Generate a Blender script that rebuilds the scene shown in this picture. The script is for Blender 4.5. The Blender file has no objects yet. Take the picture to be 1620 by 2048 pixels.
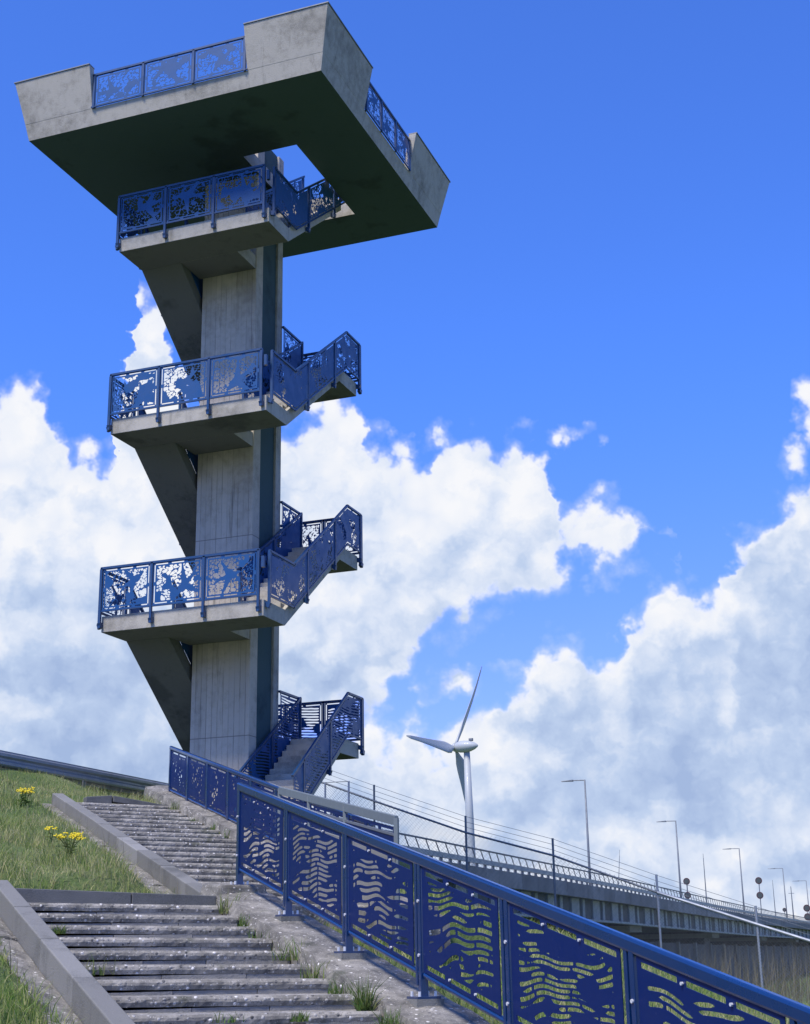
import bpy, math, random
import numpy as np
from mathutils import Vector, Matrix
random.seed(7); RNG = np.random.default_rng(7)
sc = bpy.context.scene
C = sc.collection

# ------------------------------------------------------------------ camera
cam_d = bpy.data.cameras.new('camera'); cam = bpy.data.objects.new('camera', cam_d); C.objects.link(cam)
cr = Vector((0.93586, 0.35198, -0.0165)).normalized()
cf = Vector((-0.33246, 0.89591, 0.29467)).normalized()
cu = cr.cross(cf).normalized(); cr = cf.cross(cu).normalized()
cam.matrix_world = Matrix(((cr.x, cu.x, -cf.x, 0), (cr.y, cu.y, -cf.y, 0), (cr.z, cu.z, -cf.z, 0), (0, 0, 0, 1)))
cam_d.sensor_fit = 'VERTICAL'; cam_d.sensor_height = 24.0; cam_d.lens = 24.0 * 2846.17 / 2048.0
cam_d.clip_start = 0.1; cam_d.clip_end = 20000
sc.camera = cam
sc.render.resolution_x = 810; sc.render.resolution_y = 1024

# ------------------------------------------------------------------ view, sun, sky
sc.view_settings.view_transform = 'Standard'; sc.view_settings.look = 'None'
sc.view_settings.gamma = 1.0; sc.view_settings.exposure = 0.22
SUN_EL = math.radians(57); SUN_AZ = math.radians(196)      # azimuth clockwise from +Y: behind the camera, high, veiled by cloud
sdir = Vector((math.sin(SUN_AZ) * math.cos(SUN_EL), math.cos(SUN_AZ) * math.cos(SUN_EL), math.sin(SUN_EL)))
sd = bpy.data.lights.new('sun', 'SUN'); sd.energy = 4.5; sd.angle = math.radians(14); sd.color = (1.0, 0.91, 0.78)
so = bpy.data.objects.new('sun', sd); C.objects.link(so)
so.rotation_euler = (-sdir).to_track_quat('-Z', 'Y').to_euler()

world = bpy.data.worlds.new('World'); sc.world = world; world.use_nodes = True
NT = world.node_tree; NT.nodes.clear()
class G:
    """tiny node-graph helper"""
    def __init__(s, nt): s.nt = nt
    def n(s, t, **k):
        x = s.nt.nodes.new(t)
        for a, b in k.items(): setattr(x, a, b)
        return x
    def put(s, sock, v):
        if v is None: return
        if isinstance(v, bpy.types.NodeSocket): s.nt.links.new(v, sock)
        else: sock.default_value = v
    def m(s, op, a, b=None, c=None, clamp=False):
        x = s.n('ShaderNodeMath', operation=op); x.use_clamp = clamp
        s.put(x.inputs[0], a); s.put(x.inputs[1], b)
        if c is not None: s.put(x.inputs[2], c)
        return x.outputs[0]
    def v(s, op, a, b=None):
        x = s.n('ShaderNodeVectorMath', operation=op); s.put(x.inputs[0], a)
        if b is not None: s.put(x.inputs[1], b)
        return x.outputs['Value'] if op in ('LENGTH', 'DOT_PRODUCT') else x.outputs[0]
    def mix(s, f, a, b, bt='MIX', cl=False):
        x = s.n('ShaderNodeMix', data_type='RGBA', blend_type=bt); x.clamp_factor = True
        s.put(x.inputs[0], f); s.put(x.inputs[6], a); s.put(x.inputs[7], b); return x.outputs[2]
    def fmix(s, f, a, b):
        x = s.n('ShaderNodeMix', data_type='FLOAT'); s.put(x.inputs[0], f); s.put(x.inputs[2], a); s.put(x.inputs[3], b); return x.outputs[0]
    def ss(s, v, a, b, c=0.0, d=1.0):
        x = s.n('ShaderNodeMapRange', interpolation_type='SMOOTHSTEP')
        s.put(x.inputs[0], v); s.put(x.inputs[1], a); s.put(x.inputs[2], b); s.put(x.inputs[3], c); s.put(x.inputs[4], d); return x.outputs[0]
    def noise(s, vec, scale, det=4, rough=.5, dist=0.0, typ=None):
        x = s.n('ShaderNodeTexNoise'); s.put(x.inputs['Vector'], vec)
        x.inputs['Scale'].default_value = scale; x.inputs['Detail'].default_value = det
        x.inputs['Roughness'].default_value = rough; x.inputs['Distortion'].default_value = dist
        return x.outputs[0]
    def vor(s, vec, scale, feat='F1', det=0, rnd=1.0, rough=.5):
        x = s.n('ShaderNodeTexVoronoi', feature=feat); s.put(x.inputs['Vector'], vec)
        x.inputs['Scale'].default_value = scale; x.inputs['Randomness'].default_value = rnd
        if 'Detail' in x.inputs: x.inputs['Detail'].default_value = det; x.inputs['Roughness'].default_value = rough
        return x
g = G(NT)
sky = g.n('ShaderNodeTexSky', sky_type='NISHITA'); sky.sun_disc = False
sky.sun_elevation = SUN_EL; sky.sun_rotation = SUN_AZ
sky.altitude = 0; sky.air_density = 1.0; sky.dust_density = 0.4; sky.ozone_density = 2.5
tc = g.n('ShaderNodeTexCoord')
sep = g.n('ShaderNodeSeparateXYZ'); NT.links.new(tc.outputs['Generated'], sep.inputs[0])
X, Y, Z = sep.outputs
AZ = g.m('MULTIPLY', g.m('ARCTAN2', X, Y), 57.29578)
EL = g.m('MULTIPLY', g.m('ARCSINE', Z), 57.29578)
cb = g.n('ShaderNodeCombineXYZ'); g.put(cb.inputs[0], AZ); g.put(cb.inputs[1], EL)
P0 = cb.outputs[0]
# cumulus banks: outline curves given as (azimuth, elevation) in degrees
#CURVES-BEGIN
TOP_A = [(-75.0, 6.0), (-60.0, 14.0), (-48.0, 19.0), (-37.31, 21.52), (-36.11, 21.56), (-35.09, 20.82), (-34.72, 19.48), (-33.87, 19.77), (-33.03, 19.29), (-32.34, 19.82), (-32.1, 24.54), (-31.55, 25.5), (-30.8, 25.39), (-30.16, 23.67), (-29.66, 21.52), (-28.61, 20.57), (-26.07, 20.43), (-24.8, 21.05), (-23.62, 21.75), (-22.54, 21.66), (-22.12, 20.35), (-21.16, 20.04), (-20.53, 19.53), (-19.46, 19.51), (-19.01, 20.37), (-17.93, 20.58), (-16.98, 20.39), (-16.03, 19.91), (-14.97, 19.97), (-14.4, 19.44), (-14.32, 18.03), (-14.03, 17.72), (-13.0, 17.37), (-11.46, 17.12), (-10.58, 16.43), (-9.4, 15.83), (-8.0, 10.0), (20.0, 4.0)]
BOT_A = [(-75.0, -10.0), (-60.0, -10.0), (-40.0, -10.0), (-25.51, 7.69), (-22.71, 8.65), (-21.8, 9.04), (-20.88, 10.21), (-19.63, 11.38), (-18.5, 11.76), (-17.35, 12.63), (-16.32, 12.7), (-15.26, 13.66), (-13.83, 13.41), (-12.69, 13.75), (-11.33, 14.48), (-9.43, 15.52), (-8.0, 11.5), (20.0, 11.5)]
TOP_B = [(-75.0, 2.0), (-50.0, 2.0), (-30.42, 2.01), (-27.05, 5.0), (-25.5, 7.11), (-23.72, 8.47), (-22.31, 8.85), (-21.41, 8.34), (-20.7, 8.82), (-19.69, 8.61), (-19.34, 8.21), (-18.48, 8.78), (-16.94, 9.54), (-16.0, 10.46), (-15.39, 10.58), (-14.85, 11.42), (-13.92, 11.62), (-12.82, 11.54), (-12.35, 10.96), (-11.77, 11.92), (-11.53, 12.8), (-10.9, 13.27), (-9.96, 13.81), (-8.84, 13.94), (-8.18, 13.5), (-7.48, 13.55), (-7.19, 14.61), (-6.19, 15.91), (-5.24, 16.51), (-4.07, 17.32), (0.0, 22.0), (9.0, 25.0), (20.0, 17.0), (40.0, 12.0)]
WISPS = [(-18.74, 10.27, 1.42, 0.68), (-16.91, 10.63, 1.01, 0.52), (-12.95, 20.0, 0.92, 0.32), (-4.26, 18.37, 0.94, 0.66), (-3.4, 19.94, 0.43, 1.15), (-20.52, 19.73, 0.64, 0.6)]
GAPS = [(-17.84, 16.76, 0.71, 1.01), (-30.0, 6.53, 0.35, 0.19), (-17.19, 5.25, 0.79, 0.23)]
#CURVES-END
def outline(pts, az):
    n = g.n('ShaderNodeFloatCurve'); g.put(n.inputs['Value'], g.m('DIVIDE', g.m('ADD', az, 80.0), 160.0))
    c = n.mapping.curves[0]; n.mapping.use_clip = False
    P = [(-80, pts[0][1])] + list(pts) + [(80, 6)]
    for i, (a, e_) in enumerate(P):
        q_ = ((a + 80) / 160.0, (e_ + 20) / 80.0)
        if i == 0: c.points[0].location = q_
        elif i == 1: c.points[-1].location = q_
        else: c.points.new(*q_)
    for p in c.points: p.handle_type = 'AUTO_CLAMPED'
    n.mapping.update()
    return g.m('SUBTRACT', g.m('MULTIPLY', n.outputs[0], 80.0), 20.0)
wn = g.n('ShaderNodeTexNoise'); g.put(wn.inputs['Vector'], P0); wn.inputs['Scale'].default_value = .9; wn.inputs['Detail'].default_value = 3; wn.inputs['Roughness'].default_value = .6
wv = g.v('SCALE', g.v('SUBTRACT', wn.outputs['Color'], (.5, .5, .5))); wv.node.inputs['Scale'].default_value = 1.9
P1 = g.v('ADD', P0, wv)
s1 = g.n('ShaderNodeSeparateXYZ'); g.put(s1.inputs[0], P1); AW, EW = s1.outputs[0], s1.outputs[1]
tA, bA, tB = outline(TOP_A, AW), outline(BOT_A, AW), outline(TOP_B, AW)
dA = g.m('SUBTRACT', tA, EW); dB = g.m('SUBTRACT', tB, EW)
fA = g.m('MINIMUM', dA, g.m('MULTIPLY', g.m('SUBTRACT', EW, bA), .8))
def ell(E_):
    r = None
    for (a, e_, ra, re) in E_:
        d = g.v('MULTIPLY', g.v('SUBTRACT', P1, (a, e_, 0)), (1 / ra, 1 / re, 0))
        f = g.m('MULTIPLY', g.m('SUBTRACT', 1.0, g.v('DOT_PRODUCT', d, d)), min(ra, re))
        r = f if r is None else g.m('MAXIMUM', r, f)
    return r
F = g.m('MAXIMUM', g.m('MAXIMUM', fA, dB), ell(WISPS))
F = g.m('SUBTRACT', F, g.m('MULTIPLY', g.m('MAXIMUM', ell(GAPS), 0.0), 2.2))
# puffy relief shared by outline and shading
def puff(vec):
    a = g.vor(vec, .60, 'F1', 1.6, 1.0, .5)
    b = g.noise(vec, .8, 4, .55)
    return g.m('ADD', g.m('MULTIPLY', g.m('SUBTRACT', .40, g.m('POWER', a.outputs['Distance'], 1.6)), 1.5), g.m('MULTIPLY', g.m('SUBTRACT', b, .5), 1.5))
pa = puff(P0)
pb = g.noise(g.v('ADD', P1, (-.5, .9, 0)), .42, 4, .5); pc = g.noise(P1, .42, 4, .5)
relief = g.m('SUBTRACT', pc, pb)
frag = g.ss(g.m('SUBTRACT', fA, dB), .0, .6, 0, g.ss(AZ, -24, -18, 0, 1))
D = g.m('ADD', g.m('MULTIPLY_ADD', pa, .75, F), .22)
D = g.m('SUBTRACT', D, g.m('MULTIPLY', frag, g.ss(g.noise(P0, .42, 4, .6), .50, .76, 0, .9)))
mask = g.m('MULTIPLY_ADD', g.ss(D, -.6, .7), .42, g.m('MULTIPLY', g.ss(D, -.02, .5), .58))
big = g.noise(P0, .16, 3, .5); med = g.noise(g.v('MULTIPLY', P1, (.7, 1.5, 1)), .32, 3, .5)
dep = g.m('MAXIMUM', g.m('MULTIPLY', dB, g.ss(g.m('SUBTRACT', fA, dB), -.5, .3, 1, 0)), g.m('MULTIPLY', g.m('SUBTRACT', 19.0, EW), g.ss(g.m('SUBTRACT', fA, dB), -.3, .5, 0, .5)))
body = g.ss(g.m('MULTIPLY_ADD', g.m('SUBTRACT', big, .5), 7, dep), .2, 5.5, .95, .36)
low = g.ss(EL, 2.5, 6.5, .30, 0)
tone = g.m('ADD', g.m('ADD', body, low), g.m('ADD', g.m('MULTIPLY', relief, 1.1), g.m('MULTIPLY', g.m('SUBTRACT', med, .5), 1.15)))
tone = g.m('ADD', tone, g.ss(D, .0, 1.2, .18, 0), clamp=True)
tone = g.m('ADD', tone, g.m('MULTIPLY', g.m('SUBTRACT', pa, .1), .14), clamp=True)
ramp = g.n('ShaderNodeValToRGB'); g.put(ramp.inputs[0], tone)
e = ramp.color_ramp.elements
CL = 8.4
e[0].position = 0.0; e[0].color = (.38, .50, .76, 1)
e[1].position = 1.0; e[1].color = (.95, .96, 1.0, 1)
x = e.new(.35); x.color = (.52, .64, .87, 1)
x = e.new(.70); x.color = (.76, .83, .97, 1)
ccol = g.v('SCALE', ramp.outputs[0]); ccol.node.inputs['Scale'].default_value = CL
tint = g.mix(1.0, sky.outputs[0], g.mix(g.ss(EL, 5, 24), (0.86, 0.97, 2.2, 1), (0.66, 1.15, 2.4, 1)), 'MULTIPLY')
cm = g.mix(mask, tint, ccol)
bg = g.n('ShaderNodeBackground'); bg.inputs['Strength'].default_value = 0.1; g.put(bg.inputs['Color'], cm)
wo = g.n('ShaderNodeOutputWorld'); NT.links.new(bg.outputs[0], wo.inputs[0])
world.cycles.sampling_method = 'MANUAL'; world.cycles.sample_map_resolution = 512

# ------------------------------------------------------------------ materials
def mat(name):
    m = bpy.data.materials.new(name); m.use_nodes = True
    nt = m.node_tree; b = nt.nodes['Principled BSDF']; gg = G(nt)
    pos = gg.n('ShaderNodeNewGeometry')
    return m, gg, b, pos.outputs['Position'], pos
def bump(gg, b, h, dist=.01, strength=.5):
    x = gg.n('ShaderNodeBump'); x.inputs['Strength'].default_value = strength; x.inputs['Distance'].default_value = dist
    gg.put(x.inputs['Height'], h); gg.put(b.inputs['Normal'], x.outputs[0])
def ramp2(gg, f, stops):
    r = gg.n('ShaderNodeValToRGB'); gg.put(r.inputs[0], f); e = r.color_ramp.elements
    e[0].position = stops[0][0]; e[0].color = (*stops[0][1], 1); e[1].position = stops[-1][0]; e[1].color = (*stops[-1][1], 1)
    for p, c in stops[1:-1]: q = e.new(p); q.color = (*c, 1)
    return r.outputs[0]

def concrete(name, c0, c1, agg=.6, board=None, streak=.35, blotch=.5, vary=0):
    m, q, b, P, geo = mat(name)
    big = q.noise(P, .7, 5, .6); mid = q.noise(P, 5, 5, .65); fine = q.noise(P, 70, 3, .6)
    st = q.noise(q.v('MULTIPLY', P, (4.5, 4.5, .35)), 1.2, 5, .65)
    f = q.m('ADD', q.m('MULTIPLY', big, .35 + blotch * .3), q.m('MULTIPLY', mid, .35)); f = q.m('ADD', f, q.m('MULTIPLY', fine, .3))
    col = ramp2(q, f, [(.40, c0), (.60, c1)])
    patch = q.ss(q.noise(P, .45, 4, .65), .56, .66, 0, .16 + blotch * .25)
    col = q.mix(patch, col, (c0[0] * .4, c0[1] * .42, c0[2] * .4, 1))
    if vary:
        oi = q.n('ShaderNodeObjectInfo')
        col = q.mix(q.m('MULTIPLY', oi.outputs['Random'], vary), col, (c0[0] * .7, c0[1] * .7, c0[2] * .66, 1))
    dk = q.ss(st, .55, .78, 0, streak)
    col = q.mix(dk, col, (c0[0] * .35, c0[1] * .36, c0[2] * .36, 1))
    spk = q.vor(P, 42).outputs['Distance']
    col = q.mix(q.ss(spk, .0, .22, agg * .5, 0), col, (.10, .10, .095, 1))
    spl = q.vor(q.v('ADD', P, (3.3, 1.1, 7.7)), 36).outputs['Distance']
    col = q.mix(q.ss(spl, .0, .2, agg * .45, 0), col, (.62, .61, .57, 1))
    h = q.m('ADD', q.m('MULTIPLY', mid, .6), q.m('MULTIPLY', fine, .5 + agg))
    if board:
        sz = q.n('ShaderNodeSeparateXYZ'); q.put(sz.inputs[0], P)
        lift = q.m('FRACT', q.m('DIVIDE', q.m('SUBTRACT', sz.outputs[2], 5.15), 5.13))
        col = q.mix(q.ss(lift, .80, .802, 0, .22), col, (.50, .47, .41, 1))
        jl = q.ss(q.m('ABSOLUTE', q.m('SUBTRACT', lift, .995)), 0, .004, .7, 0)
        col = q.mix(jl, col, (.07, .07, .06, 1))
        cell = q.v('SNAP', q.v('MULTIPLY', P, (1 / board, 0, 0)), (1, 1, 1))
        wn = q.n('ShaderNodeTexWhiteNoise', noise_dimensions='3D'); q.put(wn.inputs['Vector'], cell)
        sx = q.n('ShaderNodeSeparateXYZ'); q.put(sx.inputs[0], P)
        fr = q.m('FRACT', q.m('DIVIDE', sx.outputs[0], board))
        line = q.m('MULTIPLY', q.ss(q.m('ABSOLUTE', q.m('SUBTRACT', fr, .5)), .42, .5), q.ss(q.noise(q.v('MULTIPLY', P, (6, 1, .9)), 1, 3, .6), .4, .6, .25, 1))
        col = q.mix(q.m('MULTIPLY', line, .5), col, (.06, .06, .055, 1))
        col = q.mix(q.m('MULTIPLY', wn.outputs[0], .22), col, (.14, .14, .13, 1))
        h = q.m('ADD', h, q.m('MULTIPLY', line, -2.5)); h = q.m('ADD', h, q.m('MULTIPLY', wn.outputs[0], 1.2))
    q.put(b.inputs['Base Color'], col); b.inputs['Roughness'].default_value = .92
    bump(q, b, h, .012, .55)
    return m
M = {}
M['concrete'] = concrete('cast concrete', (.20, .19, .16), (.42, .40, .345), 1.3, streak=.5)
M['soffit'] = concrete('shade toned soffit concrete', (.032, .044, .040), (.12, .13, .12), .3, streak=.1, blotch=1.0)  # concrete with the shade of the undersides put into its colour
M['under'] = concrete('shade darkened concrete', (.010, .034, .038), (.045, .085, .088), .2, streak=.1, blotch=1.2)  # darkest concrete, deep teal shade painted into the base colour
M['board'] = concrete('board marked concrete', (.30, .262, .195), (.52, .47, .375), .25, board=.155, streak=.7)
M['curb'] = concrete('curb concrete', (.095, .098, .09), (.235, .235, .22), .5, streak=.45, vary=.6, blotch=.9)
M['riser'] = concrete('riser plank', (.11, .11, .10), (.25, .245, .225), .5, streak=.3)
M['dark_curb'] = concrete('dark curb', (.055, .06, .06), (.12, .125, .125), .3, streak=.2)
M['fascia'] = concrete('bridge fascia', (.15, .135, .12), (.34, .31, .28), .3, streak=.9, vary=.5)
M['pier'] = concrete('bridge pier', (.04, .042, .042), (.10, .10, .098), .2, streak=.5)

def aggregate(name='exposed aggregate', thr=.42, k=1.0):
    m, q, b, P, geo = mat(name)
    w = q.noise(P, 9, 3, .6)
    P2 = q.v('ADD', P, q.v('SCALE', q.n('ShaderNodeTexNoise').outputs['Color']))
    v = q.vor(P, 25, 'F1', 0, 1.0); v2 = q.vor(P, 62, 'F1', 0, 1.0)
    rnd = q.n('ShaderNodeSeparateColor'); q.put(rnd.inputs[0], v.outputs['Color'])
    r2 = q.n('ShaderNodeSeparateColor'); q.put(r2.inputs[0], v2.outputs['Color'])
    base = ramp2(q, q.noise(P, 3.5, 6, .7), [(.34, (.10 * k, .097 * k, .086 * k)), (.5, (.22 * k, .21 * k, .182 * k)), (.68, (.39 * k, .37 * k, .32 * k))])
    peb = ramp2(q, rnd.outputs[0], [(0, (.07, .07, .068)), (.35, (.19, .185, .17)), (.7, (.40, .39, .36)), (1, (.72, .70, .65))])
    pm = q.m('MULTIPLY', q.ss(v.outputs['Distance'], .28, .46, 1, 0), q.m('GREATER_THAN', rnd.outputs[1], thr))
    col = q.mix(pm, base, peb)
    p2 = ramp2(q, r2.outputs[0], [(0, (.05, .05, .05)), (.6, (.2, .19, .17)), (1, (.6, .58, .53))])
    pm2 = q.m('MULTIPLY', q.ss(v2.outputs['Distance'], .2, .4, 1, 0), q.m('GREATER_THAN', r2.outputs[1], .5))
    col = q.mix(q.m('MULTIPLY', pm2, .8), col, p2)
    moss = q.ss(q.noise(P, 2.2, 5, .65), .57, .7, 0, .55)
    col = q.mix(moss, col, (.05, .06, .03, 1))
    q.put(b.inputs['Base Color'], col); b.inputs['Roughness'].default_value = .95
    h = q.m('ADD', q.m('MULTIPLY', q.m('SUBTRACT', .5, v.outputs['Distance']), pm), q.m('MULTIPLY', w, .35))
    bump(q, b, h, .014, .9)
    return m
M['aggregate'] = aggregate()
M['band'] = aggregate('weathered band', .80, .72)

def paint(name, col, rough=.35, metal=0.0, wear=.12, coat=.3, spec=.5):
    m, q, b, P, geo = mat(name)
    n = q.noise(P, 3, 5, .65); n2 = q.noise(P, 40, 3, .6)
    c = q.mix(q.ss(n, .35, .75, 0, wear * 2), (*col, 1), (col[0] * .6 + .01, col[1] * .65 + .01, col[2] * .7 + .01, 1))
    c = q.mix(q.ss(n2, .62, .75, 0, wear), c, (.25, .26, .27, 1))
    q.put(b.inputs['Base Color'], c); q.put(b.inputs['Roughness'], q.ss(n, .3, .7, rough, rough + .18))
    b.inputs['Metallic'].default_value = metal; b.inputs['Specular IOR Level'].default_value = spec
    if coat: b.inputs['Coat Weight'].default_value = coat; b.inputs['Coat Roughness'].default_value = .12
    bump(q, b, n2, .002, .2)
    return m
M['blue'] = paint('blue coated steel', (.001, .022, .10), .22, coat=.8, wear=.05)
M['panel'] = paint('blue cut sheet', (.0005, .012, .088), .42, coat=.15, wear=.07, spec=.25)
M['tower_blue'] = paint('tower blue steel', (.004, .040, .12), .34)
M['tower_panel'] = paint('tower blue cut sheet', (.003, .062, .20), .42, coat=.2, wear=.06, spec=.35)
M['galv'] = paint('galvanised steel', (.33, .36, .39), .45, .55, .2, 0)
M['galv_dark'] = paint('weathered galvanised steel', (.16, .18, .20), .5, .3, .2, 0)
M['white'] = paint('turbine white', (.36, .39, .40), .45, 0, .05, .1)
M['girder'] = paint('girder paint', (.30, .33, .31), .6, 0, .35, 0)
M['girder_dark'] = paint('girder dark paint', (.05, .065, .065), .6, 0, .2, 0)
M['sign_red'] = paint('sign red', (.06, .022, .03), .6, 0, .1, 0)
M['bolt'] = paint('bolt steel', (.75, .77, .8), .3, .4, .05, 0)
M['soil'] = concrete('asphalt', (.035, .035, .036), (.07, .07, .068), .2, streak=0)
M['grey_rail'] = paint('grey painted rail', (.15, .18, .185), .5, .1, .15, 0)

def grassmat(name, a, b_, c):
    m, q, b, P, geo = mat(name)
    f = q.noise(P, .55, 4, .6); r = geo.outputs['Random Per Island']
    f2 = q.m('ADD', q.m('MULTIPLY', f, .75), q.m('MULTIPLY', r, .4))
    col = ramp2(q, f2, [(.3, a), (.55, b_), (.78, c)])
    q.put(b.inputs['Base Color'], col); b.inputs['Roughness'].default_value = .6
    b.inputs['Specular IOR Level'].default_value = .25
    tr = q.n('ShaderNodeBsdfTranslucent'); q.put(tr.inputs[0], col)
    mx = q.n('ShaderNodeMixShader'); mx.inputs[0].default_value = .35
    o = q.nt.nodes['Material Output']
    q.nt.links.new(b.outputs[0], mx.inputs[1]); q.nt.links.new(tr.outputs[0], mx.inputs[2]); q.nt.links.new(mx.outputs[0], o.inputs[0])
    return m
M['grass'] = grassmat('grass blades', (.10, .21, .03), (.23, .29, .075), (.52, .47, .25))
M['weed'] = grassmat('weed leaves', (.05, .12, .02), (.09, .17, .035), (.2, .22, .08))
M['reed'] = grassmat('dry reed', (.06, .065, .035), (.14, .125, .075), (.30, .26, .17))
M['flower'] = paint('yellow petals', (.75, .60, .02), .6, 0, .02, 0)
def groundmat():
    m, q, b, P, geo = mat('grassy soil')
    f = q.noise(P, .5, 6, .7); f2 = q.noise(P, 14, 5, .7)
    col = ramp2(q, q.m('ADD', q.m('MULTIPLY', f, .6), q.m('MULTIPLY', f2, .4)), [(.35, (.045, .085, .018)), (.5, (.09, .14, .035)), (.66, (.19, .20, .08))])
    q.put(b.inputs['Base Color'], col); b.inputs['Roughness'].default_value = 1
    bump(q, b, f2, .08, .8); return m
M['ground'] = groundmat()

# ------------------------------------------------------------------ object helpers
def setp(o, label=None, cat=None, group=None, kind=None):
    if label: o['label'] = label
    if cat: o['category'] = cat
    if group: o['group'] = group
    if kind: o['kind'] = kind
    return o
def empty(name, loc, label=None, cat=None, group=None, parent=None):
    o = bpy.data.objects.new(name, None); C.objects.link(o); o.empty_display_size = .3
    if parent is not None: o.parent = parent; o.location = Vector(loc) - wloc(parent)
    else: o.location = loc
    return setp(o, label, cat, group)
def wloc(o):
    v = Vector(o.location)
    while o.parent: o = o.parent; v += Vector(o.location)
    return v
def link(name, me, m, parent=None, origin=None):
    """mesh already in world coordinates; origin moves the object's origin there"""
    o = bpy.data.objects.new(name, me); C.objects.link(o)
    org = Vector(origin) if origin is not None else (wloc(parent) if parent else Vector((0, 0, 0)))
    if org.length > 0: me.transform(Matrix.Translation(-org))
    if parent is not None: o.parent = parent; o.location = org - wloc(parent)
    else: o.location = org
    if m is not None: me.materials.append(m)
    return o
class MB:
    def __init__(s): s.v = []; s.f = []
    def add(s, vs, fs):
        k = len(s.v); s.v += [tuple(p) for p in vs]; s.f += [tuple(i + k for i in f) for f in fs]; return s
    def hexa(s, p):   # 8 points: bottom 4 ccw, top 4 ccw
        return s.add(p, [(3, 2, 1, 0), (4, 5, 6, 7), (0, 1, 5, 4), (1, 2, 6, 5), (2, 3, 7, 6), (3, 0, 4, 7)])
    def box(s, x0, x1, y0, y1, z0, z1):
        return s.hexa([(x0, y0, z0), (x1, y0, z0), (x1, y1, z0), (x0, y1, z0), (x0, y0, z1), (x1, y0, z1), (x1, y1, z1), (x0, y1, z1)])
    def bar(s, a, b, w, h, up=(0, 0, 1)):     # rectangular bar between two points, w across, h along up
        a = Vector(a); b = Vector(b); d = (b - a).normalized(); u = Vector(up)
        r = d.cross(u)
        if r.length < 1e-4: r = Vector((1, 0, 0))
        r.normalize(); u = r.cross(d).normalized()
        r *= w / 2; u *= h / 2
        return s.hexa([a - r - u, a + r - u, b + r - u, b - r - u, a - r + u, a + r + u, b + r + u, b - r + u])
    def tube(s, pts, rad, n=8, cap=True):
        pts = [Vector(p) for p in pts]; rs = rad if hasattr(rad, '__len__') else [rad] * len(pts)
        k0 = len(s.v)
        for i, p in enumerate(pts):
            d = (pts[min(i + 1, len(pts) - 1)] - pts[max(i - 1, 0)]).normalized()
            a = d.orthogonal().normalized() if abs(d.z) > .95 else d.cross(Vector((0, 0, 1))).normalized()
            b = d.cross(a)
            for j in range(n):
                t = 2 * math.pi * j / n; s.v.append(tuple(p + rs[i] * (math.cos(t) * a + math.sin(t) * b)))
        for i in range(len(pts) - 1):
            for j in range(n):
                a, b = k0 + i * n + j, k0 + i * n + (j + 1) % n; s.f.append((a, b, b + n, a + n))
        if cap:
            s.f.append(tuple(range(k0 + n - 1, k0 - 1, -1))); e0 = k0 + (len(pts) - 1) * n; s.f.append(tuple(range(e0, e0 + n)))
        return s
    def prism(s, poly, vec):    # polygon (3d points) swept by vec
        n = len(poly); v = Vector(vec); ps = [Vector(p) for p in poly]
        return s.add(ps + [p + v for p in ps], [tuple(range(n - 1, -1, -1)), tuple(range(n, 2 * n))] + [(i, (i + 1) % n, n + (i + 1) % n, n + i) for i in range(n)])
    def mesh(s, name='part', smooth=False):
        me = bpy.data.meshes.new(name); me.from_pydata(s.v, [], s.f); me.validate()
        import bmesh
        b = bmesh.new(); b.from_mesh(me); bmesh.ops.recalc_face_normals(b, faces=b.faces); b.to_mesh(me); b.free()
        if smooth: me.polygons.foreach_set('use_smooth', [True] * len(me.polygons))
        return me
    def obj(s, name, m, parent=None, origin=None, bevel=0, smooth=False, **k):
        o = link(name, s.mesh(name, smooth), m, parent, origin)
        if bevel:
            b = o.modifiers.new('bevel', 'BEVEL'); b.width = bevel; b.segments = 2; b.limit_method = 'ANGLE'
        return setp(o, **k)
def copy_obj(o, loc, parent):
    c = o.copy(); C.objects.link(c); c.parent = parent; c.location = loc; return c

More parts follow.
